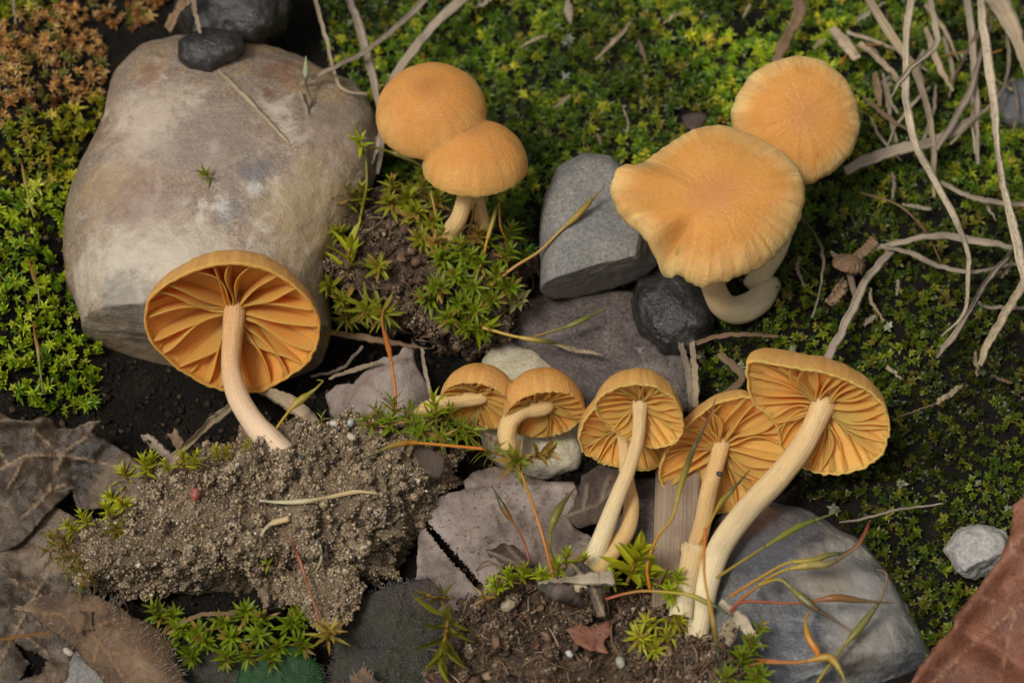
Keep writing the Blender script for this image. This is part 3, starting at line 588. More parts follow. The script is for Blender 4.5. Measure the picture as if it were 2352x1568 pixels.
# ---------------------------------------------------------------- mushrooms
class Cap:
    """local frame: ax points from the gills to the top of the cap, origin at the centre of the rim"""
    def __init__(s, c, axis, H, rim=None, R=None, th=.06, amax=90, e=1.0, seed=1.0, zj=.12, wav=.02, stri=(36, .006), dfm=None, jit=.010, hp=1.0, qmax=.985, gh=.14):
        s.ax = unit(np.array(axis)); s.c = np.array(c, float); s.H = H; s.th = th; s.am = math.radians(amax); s.e = e; s.seed = seed; s.zj = zj; s.stri = stri; s.dfm = dfm; s.jit = jit; s.hp = hp; s.qmax = qmax; s.gh = gh
        s.ex = unit(RV - (RV @ s.ax) * s.ax); s.ey = np.cross(s.ax, s.ex)
        if s.ey @ UV_ < 0: s.ey = -s.ey
        s.ph = np.linspace(0, 2 * np.pi, 181)[:-1]
        if rim is not None:
            d = np.cos(s.ph)[:, None] * s.ex + np.sin(s.ph)[:, None] * s.ey; dx = d @ RV; dy = d @ UV_; l = np.hypot(dx, dy)
            t = s.c @ TV; u, v = proj(s.c); L = polyray(rim, u, v, dx / l, -dy / l) * S * (DIST - t) / DIST
            L = L / l; w = np.array([1, 2, 3, 2, 1.]) / 9; s.rim = np.convolve(np.concatenate([L[-2:], L, L[:2]]), w, 'valid')
        else: s.rim = np.full(180, R)
        q = np.stack([np.cos(s.ph) * 1.3, np.sin(s.ph) * 1.3, np.full(180, seed * 3)], -1)
        s.rim = s.rim * (1 + wav * fbm(q, 1.2, 3, .6, seed)); s.R = s.rim.mean()
    def rimr(s, ph): return np.interp(ph % (2 * np.pi), np.append(s.ph, 2 * np.pi), np.append(s.rim, s.rim[0]))
    def pt(s, r, ph, z):
        p = s.c + (r * np.cos(ph))[..., None] * s.ex + (r * np.sin(ph))[..., None] * s.ey + np.asarray(z)[..., None] * s.ax
        if s.dfm is not None: p = p + s.dfm(r / s.R, ph)[..., None] * s.ax
        return p
    def outer(s, q, ph):
        a = q * s.am; rm = s.rimr(ph)
        r = rm * np.sin(a) ** s.e / (math.sin(min(s.am, math.pi / 2)) ** s.e); z = s.H * (np.cos(a) - math.cos(s.am)) / (1 - math.cos(s.am))
        z = s.H * np.sign(z) * np.abs(z / s.H) ** s.hp
        return r, z
    def lo(s, rn): return s.zj * np.clip(1 - rn, 0, 1) ** 1.15
    def inner(s, q, ph):
        r, z = s.outer(q, ph); r = r * (1 - .045 * (1 - .3 * q)); rn = r / s.rimr(ph)
        return r, np.minimum(z * .82 - .006, s.lo(rn) + s.gh * s.R * (1 - .9 * np.clip(rn, 0, 1) ** 6))
    def mesh(s, nq=40, npj=144):
        q = np.linspace(0, 1, nq) ** .8; ph = np.linspace(0, 2 * np.pi, npj, endpoint=False); Q, A = np.meshgrid(q, ph, indexing='ij')
        r, z = s.outer(Q, A); nz = np.stack([np.cos(A) * 2.2, np.sin(A) * 2.2, Q * 1.5 + s.seed], -1).reshape(-1, 3)
        n1 = fbm(nz, 1.4, 3, .5, s.seed).reshape(Q.shape)
        z = z + .035 * s.R * n1 * sstep(.0, .5, Q)
        st = s.stri[1] * np.sin(s.stri[0] * A + 2.5 * n1 + 1.2 * np.sin(3 * A)) * sstep(.35, .95, Q) * (1 + .6 * np.sin(2 * A + s.seed)); z = z + st
        rm = np.stack([np.cos(A) * 22, np.sin(A) * 22, np.full_like(A, s.seed)], -1).reshape(-1, 3)
        jt = s.jit * fbm(rm, 1, 3, .6).reshape(Q.shape) * sstep(.9, 1, Q)
        O = s.pt(r + jt, A, z - jt * .5); ri, zi = s.inner(Q, A); I = s.pt(ri + jt * .8, A, zi - st * .2)
        V = np.vstack([O.reshape(-1, 3), I[::-1].reshape(-1, 3)]); F = grid_faces(2 * nq, npj)
        rr = np.sin(np.concatenate([Q.ravel(), Q[::-1].ravel()]) * np.pi / 2); inn = np.concatenate([np.zeros(Q.size), np.ones(Q.size)]); inn[:Q.size][(Q.ravel() > .995)] = .3
        P3 = np.stack([np.cos(A), np.sin(A), Q], -1); stv = np.vstack([P3.reshape(-1, 3), P3[::-1].reshape(-1, 3)])
        return V, F, dict(rr=rr, inner=inn, st=stv)
    def gill(s, ph, q0, depth, wave, lean, r, thick=.026, bow=0.0):
        ns, nd = 16, 5; q = np.linspace(q0, s.qmax, ns)[:, None] * np.ones((1, nd)); d = np.linspace(0, 1, nd)[None] * np.ones((ns, 1))
        a = np.full_like(q, ph); ri, zi = s.inner(q, a); rn = ri / s.rimr(a)
        lo = s.lo(rn) + .018 * s.R * np.sin(rn * 9 + r.uniform(0, 6)) * np.clip(1.1 - rn, 0, 1)
        full = np.maximum(zi + .012 - lo, .02) * depth * (1 - .5 * q ** 14)
        if q0 > .3: full = full * sstep(q0 - .02, q0 + .28, q)
        z = zi + .012 - d * full
        w = wave * s.R * d * np.sin(rn * r.uniform(3.5, 6.5) + r.uniform(0, 6.28)) * sstep(.0, .3, rn) + lean * s.R * d * np.sin(np.pi * np.clip(rn, 0, 1))
        pos = s.pt(ri, a, z); tan = -math.sin(ph) * s.ex + math.cos(ph) * s.ey; pos = pos + (w + bow * s.R * np.sin(np.pi * np.clip(rn, 0, 1)))[..., None] * tan
        t = (thick * (1.1 - .75 * d))[..., None] * tan * .5
        V = np.concatenate([pos + t, (pos - t)[:, ::-1]], 1).reshape(-1, 3); e = np.concatenate([d, d[:, ::-1]], 1).ravel()
        return V, grid_faces(ns, 2 * nd, False), dict(edge=e)
    def inside(s, frac=.8): return s.c + s.ax * min(s.zj + s.gh * s.R * 1.1, s.H * .85)
    def joint(s): return s.c + s.ax * s.zj
def add_gills(cap, part, mat, n, seed, depth=.95, wave=.045, lean=.10, arc=None, short=1):
    r = np.random.default_rng(seed); a0, a1, a2 = r.uniform(0, 6.28, 3)
    ln = lambda a: .6 * math.sin(a * 2 + a0) + .5 * math.sin(a * 5 + a1) + .35 * math.sin(a * 9 + a2)
    for k in range(n):
        ph = 2 * np.pi * (k + r.uniform(-.22, .22)) / n
        if arc and not (arc[0] <= math.degrees(ph) % 360 <= arc[1]): continue
        V, F, A = cap.gill(ph, .06, depth * r.uniform(.9, 1.05), wave * r.uniform(.5, 1.4), lean * 2.2 * ln(ph), r, bow=.06 * ln(ph))
        mk('gill', V, F, mat, parent=part, attrs=A, fix=False)
        for j in range(short):
            p2 = ph + 2 * np.pi / n * (j + 1 + r.uniform(-.12, .12)) / (short + 1)
            V, F, A = cap.gill(p2, r.uniform(.5, .82), depth * r.uniform(.4, .8), wave * .6, lean * 1.6 * ln(p2), r, bow=.06 * ln(p2))
            mk('gill', V, F, mat, parent=part, attrs=A, fix=False)
def add_stem(root, px, t0, cap, w, mat, n=70, frac=.55, rough=.10, ridge=.05, flare=1.25, seed=1.0, m=20, tmid=None):
    """px runs from the base up to the joint with the gills"""
    j = cap.joint(); t1 = float(j @ TV); k = len(px); ts = np.linspace(t0, t1, k + 1)[:k] if tmid is None else tmid
    pts = [PT(a, b, t) for (a, b), t in zip(px, ts)] + [j, cap.inside(frac)]
    c = catmull(pts, n); x = np.linspace(0, 1, n); wi = np.interp(x, np.linspace(0, 1, len(w)), w) * S * .5 * (DIST - t1) / DIST
    wi = wi * (1 + (flare - 1) * sstep(.93, 1, x))
    V, F, A = tube_geo(c, wi, m, 1.0, rough, ridge, seed); return mk('stem', V, F, mat, parent=root, attrs=A, fix=True)
def tb(cl, u, v, d=.05): return float(on(cl, u, v)[0] @ TV) - d
def simple_mushroom(label, c_px, t, axis, H, rim, stem_px, t0, w, mats, ng, seed, group=None, gk=None, sk=None, R=None, **k):
    c = PT(*c_px, t); cap = Cap(c, axis, H, rim=rim, R=R, seed=seed, **k)
    root = thing('mushroom', label, 'mushroom', PT(*stem_px[0], t0), group)
    V, F, A = cap.mesh(); part = mk('cap', V, F, MAT[mats[0]], parent=root, attrs=A, fix=True)
    add_gills(cap, part, MAT[mats[1]], ng, int(seed * 10), **(gk or {}))
    add_stem(root, stem_px, t0, cap, w, MAT[mats[2]], seed=seed, **(sk or {})); return root, cap

# lone gilled mushroom on the sandy clod
mA, capA = simple_mushroom('lone mushroom with open rust-orange gills on the sandy clod', (536, 752), 1.02, RUT(-.04, .60, -.80), .56,
    [(333, 742), (345, 690), (385, 655), (440, 628), (500, 610), (560, 606), (620, 618), (675, 650), (715, 690), (737, 735), (730, 790), (705, 835), (650, 875), (590, 905), (520, 905), (455, 885), (400, 850), (355, 805), (338, 775)],
    [(655, 1045), (618, 1008), (588, 976), (556, 930), (540, 890), (531, 845), (533, 790)], tb(clod_sand, 655, 1045, .22), [62, 60, 52, 50, 44, 46, 50, 54], ('cap_brown', 'gill_rust', 'stem_rose'), 21, 3.1,
    zj=.20, th=.22, gh=.24, wav=.015, gk=dict(wave=.05, lean=.04, depth=1.0, short=1))
# gilled cluster on the front clod
GRP = None
mI, capI = simple_mushroom('largest gilled mushroom of the cluster with long curved pale stem and folded flap', (1886, 965), 1.34, RUT(.10, .55, -.83), .54,
    [(1704, 822), (1760, 832), (1820, 842), (1880, 852), (1940, 872), (1990, 897), (2030, 935), (2045, 985), (2036, 1040), (2000, 1078), (1945, 1096), (1885, 1093), (1835, 1070), (1798, 1030), (1786, 985), (1762, 950), (1728, 930), (1712, 885)],
    [(1588, 1512), (1597, 1475), (1608, 1410), (1625, 1330), (1658, 1248), (1718, 1168), (1790, 1092), (1848, 1015)], tb(clod_front, 1588, 1512, .12), [52, 54, 56, 56, 56, 56, 54, 52, 54], ('cap_warm', 'gill_gold', 'stem_pale'), 34, 4.7,
    zj=.17, th=.24, wav=.02, jit=.022, gk=dict(wave=.06, lean=.04))
mF, capF = simple_mushroom('small round gilled mushroom with straight pale stem in front of the cluster', (1470, 958), 1.42, RUT(.02, .62, -.78), .42,
    [(1364, 925), (1385, 902), (1420, 886), (1460, 879), (1505, 887), (1545, 912), (1568, 950), (1572, 992), (1552, 1022), (1510, 1033), (1465, 1024), (1425, 1003), (1392, 976), (1370, 950)],
    [(1312, 1394), (1345, 1330), (1376, 1250), (1408, 1165), (1440, 1085), (1464, 1010)], tb(clod_front, 1312, 1394, .14), [46, 46, 44, 40, 36, 32, 30, 36], ('cap_warm', 'gill_gold', 'stem_pale'), 29, 5.3,
    zj=.14, th=.19, wav=.02, jit=.022, gk=dict(wave=.06, lean=.04))
mG, capG = simple_mushroom('gilled mushroom half hidden behind the small round one, with bent amber stem', (1436, 1000), 1.10, RUT(-.10, .50, -.86), .40,
    [(1340, 962), (1326, 1005), (1340, 1042), (1385, 1068), (1440, 1081), (1500, 1084), (1540, 1060), (1550, 1000), (1530, 950), (1480, 915), (1420, 910), (1370, 928)],
    [(1362, 1325), (1395, 1280), (1438, 1220), (1450, 1160), (1440, 1100)], tb(clod_front, 1350, 1375), [40, 40, 36, 34, 32, 30], ('cap_warm', 'gill_gold', 'stem_amber'), 29, 6.1,
    zj=.13, th=.18, jit=.02, gk=dict(wave=.06, lean=.04))
mH, capH = simple_mushroom('shaded gilled mushroom between the small round one and the largest one', (1660, 1050), 1.02, RUT(-.05, .45, -.89), .46,
    [(1590, 958), (1640, 922), (1700, 906), (1760, 920), (1800, 962), (1822, 1020), (1818, 1080), (1790, 1128), (1740, 1162), (1690, 1182), (1640, 1186), (1580, 1166), (1530, 1136), (1511, 1090), (1524, 1040), (1556, 992)],
    [(1566, 1425), (1578, 1340), (1598, 1260), (1616, 1190), (1630, 1120)], tb(clod_front, 1566, 1440), [46, 48, 44, 40, 40, 38, 40], ('cap_warm', 'gill_gold', 'stem_amber'), 29, 7.9,
    zj=.15, th=.20, jit=.022, gk=dict(wave=.06, lean=.045))
# torn pale sheath round the base of the shaded one
c = catmull([PT(1562, 1420, tz(1420, .42)), PT(1572, 1350, tz(1350, .44)), PT(1584, 1300, tz(1300, .45)), PT(1590, 1262, tz(1262, .44))], 30)
V, F, A = tube_geo(c, np.interp(np.linspace(0, 1, 30), [0, .6, .9, 1], [.085, .078, .082, .10]), 28, 1.0, .12, .16, 4.2, cap=False)
V = V.reshape(30, 28, 3); V[-3:] += (rng.normal(size=(3, 28, 1)) * .025) * UV_; sheath = mk('sheath', V.reshape(-1, 3), F, MAT['stem_pale'], parent=mH, attrs=A, fix=True)

# wavy pale cap and the one behind it
def dfC(r, ph):
    d = (ph - math.radians(205) + np.pi) % (2 * np.pi) - np.pi; k = np.exp(-(d / .38) ** 2); d2 = (ph - math.radians(162) + np.pi) % (2 * np.pi) - np.pi
    d3 = (ph - math.radians(228) + np.pi) % (2 * np.pi) - np.pi
    return .16 * k * r ** 2 + .24 * np.exp(-(d2 / .34) ** 2) * r ** 2.2 - .19 * np.exp(-(d3 / .15) ** 2) * sstep(.3, .7, r) + .05 * np.sin(4 * ph + .8) * r ** 3
mC, capC = simple_mushroom('broad wavy pale orange cap with crumpled lobe and hooked white stem', (1640, 492), .86, RUT(-.06, .45, .89), .30,
    [(1403, 482), (1420, 432), (1476, 392), (1492, 365), (1535, 338), (1600, 306), (1670, 291), (1740, 303), (1808, 348), (1842, 405), (1850, 468), (1828, 522), (1798, 562), (1758, 602), (1700, 640), (1655, 652), (1612, 666), (1575, 650), (1556, 628), (1532, 616), (1512, 606), (1480, 572), (1450, 548), (1418, 522)],
    [(1775, 650), (1742, 690), (1698, 712), (1660, 700), (1640, 662), (1634, 620)], tz(655, .18), [46, 62, 68, 64, 58, 54, 52, 50, 50], ('cap_pale', 'gill_gold', 'stem_pale'), 30, 2.4,
    zj=.10, th=.07, wav=.012, dfm=dfC, stri=(44, .008), hp=.85, jit=.03)
mD, capD = simple_mushroom('round finely furrowed pale orange cap tucked behind the broad wavy one', (1832, 275), .34, RUT(.10, .12, .98), .22,
    [(1677, 280), (1676, 255), (1692, 215), (1705, 200), (1722, 172), (1765, 146), (1790, 138), (1830, 127), (1890, 138), (1940, 178), (1970, 235), (1977, 295), (1955, 355), (1910, 400), (1885, 410), (1862, 426), (1800, 420), (1730, 390), (1690, 340)],
    [(1728, 655), (1752, 622), (1778, 580), (1796, 530), (1805, 440)], tz(655, .16), [50, 52, 48, 44, 40, 40], ('cap_pale', 'gill_gold', 'stem_pale'), 28, 8.6,
    zj=.08, th=.06, wav=.01, stri=(46, .007), hp=.85, jit=.012)

# fused twins: the two domes are melted into one skin
def fuse(caps, vox=.0115, smooth=9):
    Vs = []; Fs = []; k = 0
    for c in caps:
        V, F, _ = c.mesh(48, 120); Vs.append(V); Fs.append(F + k); k += len(V)
    me = mesh_np('tmp', np.vstack(Vs), np.vstack(Fs)); recalc(me); o = bpy.data.objects.new('tmp', me); COL.objects.link(o)
    m = o.modifiers.new('r', 'REMESH'); m.mode = 'VOXEL'; m.voxel_size = vox; m = o.modifiers.new('s', 'SMOOTH'); m.factor = .5; m.iterations = smooth
    dg = bpy.context.evaluated_depsgraph_get(); ev = bpy.data.meshes.new_from_object(o.evaluated_get(dg))
    n = len(ev.vertices); V = np.empty(n * 3); ev.vertices.foreach_get('co', V); V = V.reshape(-1, 3)
    Fq = [list(p.vertices) for p in ev.polygons]; F = [np.array([f for f in Fq if len(f) == 4]).reshape(-1, 4), np.array([f for f in Fq if len(f) == 3]).reshape(-1, 3)]
    bpy.data.objects.remove(o); bpy.data.meshes.remove(ev); best = np.full(n, 9.0); inn = np.zeros(n); st = np.zeros((n, 3))
    for c in caps:
        d = V - c.c; x = d @ c.ex; y = d @ c.ey; z = d @ c.ax; r = np.hypot(x, y) / c.R; q = np.clip(2 / np.pi * np.arctan2(r * c.R / c.R, np.maximum(z / c.H, 1e-3)), 0, 1)
        rad = np.sqrt(r ** 2 + (z / c.H) ** 2); m = rad < best + 0; sc = np.abs(rad - 1); m = sc < best
        best = np.where(m, sc, best); inn = np.where(m, sstep(.94, .86, rad), inn); a = np.arctan2(y, x)
        st = np.where(m[:, None], np.stack([np.cos(a), np.sin(a), q], -1), st)
    return V, [f for f in F if len(f)], dict(rr=np.sin(st[:, 2] * np.pi / 2), inner=inn, st=st)
def twin(label, caps, stems, mats, ng, base, gk=None):
    root = thing('mushroom', label, 'mushroom', base); V, F, A = fuse(caps); part = mk('cap', V, F, MAT[mats[0]], parent=root, attrs=A, fix=True)
    for i, c in enumerate(caps): add_gills(c, part, MAT[mats[1]], ng, 40 + i, **(gk or {}))
    for c, (px, t0, w, kw) in zip(caps, stems): add_stem(root, px, t0, c, w, MAT[mats[2]], **kw)
    return root
b2 = Cap(PT(1092, 388, .60), RUT(-.02, .80, .60), .36, R=.400, th=.06, amax=96, seed=2.2, zj=.06, qmax=.9, wav=.015, stri=(34, .007))
b1 = Cap(PT(992, 268, .52), RUT(-.10, .55, .82), .36, R=.425, th=.06, amax=96, seed=3.6, zj=.06, qmax=.9, wav=.015, stri=(34, .004))
twin('smooth orange mushroom with two fused domed caps on the dark mossy clod', [b2, b1],
    [([(1032, 552), (1040, 525), (1058, 490)], tb(clod_moss, 1032, 552), [44, 42, 40, 38, 38], dict(seed=1.5)), ([(1112, 548), (1108, 510), (1085, 430), (1030, 330)], tb(clod_moss, 1112, 552) - .12, [34, 34, 34, 34], dict(seed=2.5))], ('cap_warm', 'gill_gold', 'stem_amber'), 24, PT(1060, 552, tz(552, .46)))
e2 = Cap(PT(1252, 955, 1.06), RUT(-.12, .80, -.58), .38, R=.305, th=.15, amax=102, seed=5.2, zj=.10, qmax=.93, wav=.03, stri=(30, .005))
e1 = Cap(PT(1096, 935, 1.02), RUT(.18, .78, -.60), .34, R=.290, th=.15, amax=102, seed=6.4, zj=.10, qmax=.93, wav=.03, stri=(30, .005))
twin('fused twin-capped gilled mushroom with incurved rims beside the cream pebble', [e2, e1],
    [([(1166, 1036), (1164, 1000), (1172, 968), (1202, 938)], tz(1036, .52), [44, 44, 44, 48, 50, 46], dict(seed=3.5)), ([(1006, 985), (985, 985), (965, 972), (968, 950), (1000, 930), (1050, 918)], tz(985, .52), [20, 30, 36, 38, 40, 40, 38], dict(seed=4.5))], ('cap_brown', 'gill_rust', 'stem_amber'), 22, PT(1166, 1036, tz(1036, .45)), dict(wave=.05, lean=.08))
# ---------------------------------------------------------------- fallen leaves
def resample(poly, step):
    p = np.array(poly, float); q = np.roll(p, -1, 0); out = []
    for a, b in zip(p, q):
        n = max(1, int(np.hypot(*(b - a)) / step)); out += [a + (b - a) * k / n for k in range(n)]
    return np.array(out)
def seg_dist(x, y, line):
    d = np.full(len(x), 1e9); L = np.array(line, float)
    for a, b in zip(L[:-1], L[1:]):
        e = b - a; t = np.clip(((x - a[0]) * e[0] + (y - a[1]) * e[1]) / (e @ e), 0, 1); d = np.minimum(d, np.hypot(x - a[0] - t * e[0], y - a[1] - t * e[1]))
    return d
def sheet(name, label, cat, outline, zf, mat, step=6, th=.016, veins=(), vw=2.6, vh=.022, wr=.03, wf=1.6, seed=1.0, edge=3.0, hairs=0, hlen=.05, hcol=(.6, .55, .5), holes=()):
    b = resample(outline, step); q = np.hstack([b / 22.0, np.full((len(b), 1), seed * 5)]); b = b + np.stack([fbm(q, 1, 3, .6, seed), fbm(q, 1, 3, .6, seed + 4)], -1) * edge * 2
    lo = b.min(0); hi = b.max(0); r = np.random.default_rng(int(seed * 10)); gx, gy = np.meshgrid(np.arange(lo[0], hi[0], step), np.arange(lo[1], hi[1], step))
    g = np.stack([gx.ravel(), gy.ravel()], -1) + r.uniform(-.3, .3, (gx.size, 2)) * step; k = inpoly(g[:, 0], g[:, 1], b)
    d = seg_dist(g[:, 0], g[:, 1], np.vstack([b, b[:1]])); g = g[k & (d > step * .55)]
    pts = [Vector(x) for x in np.vstack([b, g]).tolist()]; n = len(b)
    vs, es, fs, *_ = delaunay_2d_cdt(pts, [(i, (i + 1) % n) for i in range(n)], [], 1, 1e-4)
    uv = np.array([v[:] for v in vs]); F = np.array([f for f in fs if len(f) == 3])
    for h in holes:
        c = uv[F].mean(1); F = F[~inpoly(c[:, 0], c[:, 1], h)]
    used = np.unique(F); rm = np.full(len(uv), -1); rm[used] = np.arange(len(used)); uv = uv[used]; F = rm[F]
    vein = np.zeros(len(uv))
    for ln in veins:
        w = vw if len(ln) < 2 or not isinstance(ln[0], (int, float)) else ln[0]; pl = ln if w == vw and not isinstance(ln[0], (int, float)) else ln[1:]
        vein = np.maximum(vein, np.exp(-(seg_dist(uv[:, 0], uv[:, 1], pl) / w) ** 2))
    z = np.asarray(zf(uv[:, 0], uv[:, 1]), float) * np.ones(len(uv)); q = np.hstack([uv * S, np.full((len(uv), 1), seed)])
    z = z + wr * fbm(q, wf, 4, .55, seed) + .016 * fbm(q, 9, 3, .6, seed + 3) + vh * vein
    V = np.array([P(a, c, e) for (a, c), e in zip(uv, z)])
    nn = np.cross(V[F[:, 1]] - V[F[:, 0]], V[F[:, 2]] - V[F[:, 0]]); fl = (nn @ TV) < 0; F[fl] = F[fl][:, ::-1]; nn[fl] *= -1
    N = np.zeros_like(V); np.add.at(N, F.ravel(), np.repeat(nn, 3, 0)); N /= np.linalg.norm(N, axis=1)[:, None] + 1e-12
    e = np.vstack([F[:, [0, 1]], F[:, [1, 2]], F[:, [2, 0]]]); key = np.sort(e, 1); _, ix, ct = np.unique(key, axis=0, return_index=True, return_counts=True); be = e[ix[ct == 1]]; m = len(V)
    side = np.stack([be[:, 1], be[:, 0], be[:, 0] + m, be[:, 1] + m], -1)
    VV = np.vstack([V, V - N * th]); base = V.mean(0); base[2] = VV[:, 2].min()
    o = mk(name, VV, [np.vstack([F, F[:, ::-1] + m]), side], MAT[mat], origin=base, attrs=dict(vein=np.concatenate([vein, vein])))
    tag(o, label, cat)
    if hairs:
        fc = r.choice(len(F), hairs, p=np.linalg.norm(nn, axis=1) / np.linalg.norm(nn, axis=1).sum()); w = r.dirichlet([1, 1, 1], hairs)
        pos = (V[F[fc]] * w[..., None]).sum(1); nr = N[F[fc, 0]]
        bi = r.choice(be[:, 0], hairs // 4); pos = np.vstack([pos, V[bi]]); out = V[bi] - V.mean(0); out /= np.linalg.norm(out, axis=1)[:, None]; nr = np.vstack([nr, unit2(N[bi] + out * .9)])
        hv, hf = hair_geo(pos, nr, hlen, r); hc = np.tile([*hcol, 1.0], (len(hv), 1)); h = mk('hairs', hv, hf, MAT['hair'], parent=o, attrs=dict(col=hc)); h['kind'] = 'stuff'
    return o
def unit2(a): return a / (np.linalg.norm(a, axis=1)[:, None] + 1e-12)
def hair_geo(pos, nrm, ln, r, rad=.0022):
    n = len(pos); d = unit2(nrm + r.normal(size=(n, 3)) * .35); bend = r.normal(size=(n, 3)) * .3 + np.array([.25, 0, -.15]); L = ln * r.uniform(.5, 1.2, (n, 1)); a = unit2(np.cross(d, r.normal(size=(n, 3)))); b = np.cross(d, a); rows = []
    for t, k in ((0, 1.0), (.5, .7), (1, .12)):
        c = pos + (d * t + bend * t * t * .6) * L
        for j in range(3):
            g = j * 2.0944; rows.append(c + (a * math.cos(g) + b * math.sin(g)) * rad * k)
    V = np.stack(rows, 1); f = np.array([(i * 3 + j, i * 3 + (j + 1) % 3, i * 3 + 3 + (j + 1) % 3, i * 3 + 3 + j) for i in range(2) for j in range(3)])
    return V.reshape(-1, 3), (f[None] + (np.arange(n) * 9)[:, None, None]).reshape(-1, 4)
def plane(u0, v0, z0, du=0.0, dv=0.0): return lambda u, v: z0 + du * (u - u0) / 100 + dv * (v - v0) / 100

sheet('dead_leaf', 'large grey-brown dead leaf with curled edge against the sandy clod', 'leaf',
    [(-110, 960), (0, 945), (30, 965), (70, 965), (100, 955), (122, 964), (135, 985), (170, 985), (200, 970), (228, 968), (212, 990), (245, 1012), (300, 1045), (365, 1075), (372, 1120), (300, 1160), (235, 1165), (180, 1172), (168, 1124), (105, 1182), (57, 1238), (20, 1262), (-110, 1290)],
    lambda u, v: .52 - .09 * (v - 960) / 100 + .10 * np.exp(-((v - 965) / 18) ** 2) + .05 * np.sin(u / 40), 'leaf_brown', wf=2.6, veins=[[(-80, 1120), (60, 1045), (143, 1044), (300, 1075)], [(143, 1044), (112, 1130), (50, 1190)], [(143, 1044), (75, 985)], [(143, 1044), (200, 1000)], [(112, 1130), (150, 1110)], [(20, 1065), (-30, 990)], [(60, 1045), (20, 1120)]], wr=.15, seed=1.7, vh=.025)
sheet('dead_leaf', 'lower dark grey-brown dead leaf with torn hole under the hairy curled leaf', 'leaf',
    [(-110, 1170), (40, 1175), (130, 1165), (205, 1205), (240, 1290), (215, 1350), (235, 1410), (280, 1470), (260, 1560), (200, 1680), (-110, 1680)],
    plane(60, 1300, .25, -.02, -.04), 'leaf_brown', veins=[[(150, 1250), (85, 1360), (20, 1480), (-40, 1600)], [(85, 1360), (30, 1330)], [(85, 1360), (150, 1420)], [(40, 1440), (110, 1500)]], wr=.14, wf=2.4, seed=2.6,
    holes=[[(28, 1470), (60, 1490), (110, 1512), (95, 1545), (45, 1560), (70, 1522)]])
sheet('hairy_leaf', 'curled tan dead leaf fringed with white hairs', 'leaf',
    [(22, 1399), (60, 1388), (106, 1367), (159, 1354), (212, 1361), (265, 1384), (311, 1417), (354, 1434), (388, 1464), (405, 1500), (430, 1570), (460, 1660), (290, 1700), (244, 1570), (198, 1519), (168, 1484), (141, 1466), (95, 1434), (71, 1407)],
    lambda u, v: .50 - .000021 * ((u - 235) * .75 - (v - 1450) * .66) ** 2 - .00055 * (v - 1400) + .05 * np.exp(-((u - 22) / 40) ** 2), 'leaf_tan', veins=[[(30, 1400), (140, 1410), (230, 1470), (300, 1580), (340, 1680)], [(200, 1445), (270, 1420)], [(255, 1500), (350, 1490)], [(230, 1470), (215, 1520)]], wr=.05, seed=3.9, hairs=520, hlen=.042, hcol=(.56, .50, .45))
sheet('leaf_scrap', 'pale tan leaf scrap stuck on the hairy curled leaf', 'leaf scrap', [(158, 1424), (166, 1408), (182, 1397), (196, 1408), (213, 1402), (210, 1422), (217, 1446), (196, 1444), (178, 1455), (172, 1440)], lambda u, v: .525 + .0008 * (1425 - v) + .02 * np.sin(u / 9), 'leaf_tan', step=4, wr=.06, seed=4.4)
sheet('dead_leaf', 'grey speckled dead leaf with dark crease between the soil clods', 'leaf',
    [(956, 1340), (962, 1215), (978, 1166), (994, 1143), (1030, 1132), (1070, 1124), (1066, 1105), (1084, 1082), (1137, 1070), (1190, 1083), (1260, 1104), (1317, 1106), (1328, 1132), (1323, 1156), (1303, 1182), (1318, 1212), (1352, 1226), (1400, 1262), (1400, 1370), (1280, 1400), (1120, 1420), (1020, 1410)],
    lambda u, v: .20 + .0006 * (1250 - v) * .3 + .06 * sstep(-30, 26, (u - 965) * .73 - (v - 1187) * .68) + .06 * np.exp(-((v - 1108 - .05 * (u - 1100)) / 22) ** 2), 'leaf_grey', veins=[[(1070, 1124), (1150, 1110), (1317, 1108)], [(1160, 1240), (1130, 1160)], [(1240, 1300), (1220, 1200), (1260, 1120)]], wr=.06, seed=5.1, vh=.02, holes=[[(962, 1180), (985, 1200), (1045, 1268), (1118, 1352), (1128, 1372), (1098, 1352), (1030, 1280), (978, 1215)]])
sheet('leaf_scrap', 'dark brown lacy leaf scrap beside the foot of the cream pebble', 'leaf scrap',
    [(1292, 1182), (1318, 1150), (1335, 1095), (1380, 1062), (1440, 1050), (1462, 1110), (1420, 1165), (1380, 1200), (1325, 1212)], plane(1370, 1130, .30, -.02, -.06), 'leaf_dark', veins=[[(1300, 1185), (1370, 1160), (1450, 1080)], [(1340, 1170), (1350, 1110)], [(1380, 1150), (1400, 1090)]], vw=4, wr=.06, seed=6.2)
sheet('dead_leaf', 'pinkish grey crumpled dead leaf behind the fused gilled twins', 'leaf',
    [(748, 905), (775, 882), (812, 880), (842, 850), (880, 822), (915, 815), (930, 795), (950, 800), (955, 838), (985, 885), (1005, 935), (990, 975), (900, 985), (820, 985), (768, 980)],
    lambda u, v: .34 - .0008 * (v - 850) + .0000 * u - .000012 * (u - 880) ** 2, 'leaf_pink', veins=[[(770, 975), (835, 870), (905, 830), (950, 820)], [(840, 870), (900, 930)], [(790, 930), (800, 880)]], wr=.07, seed=7.3)
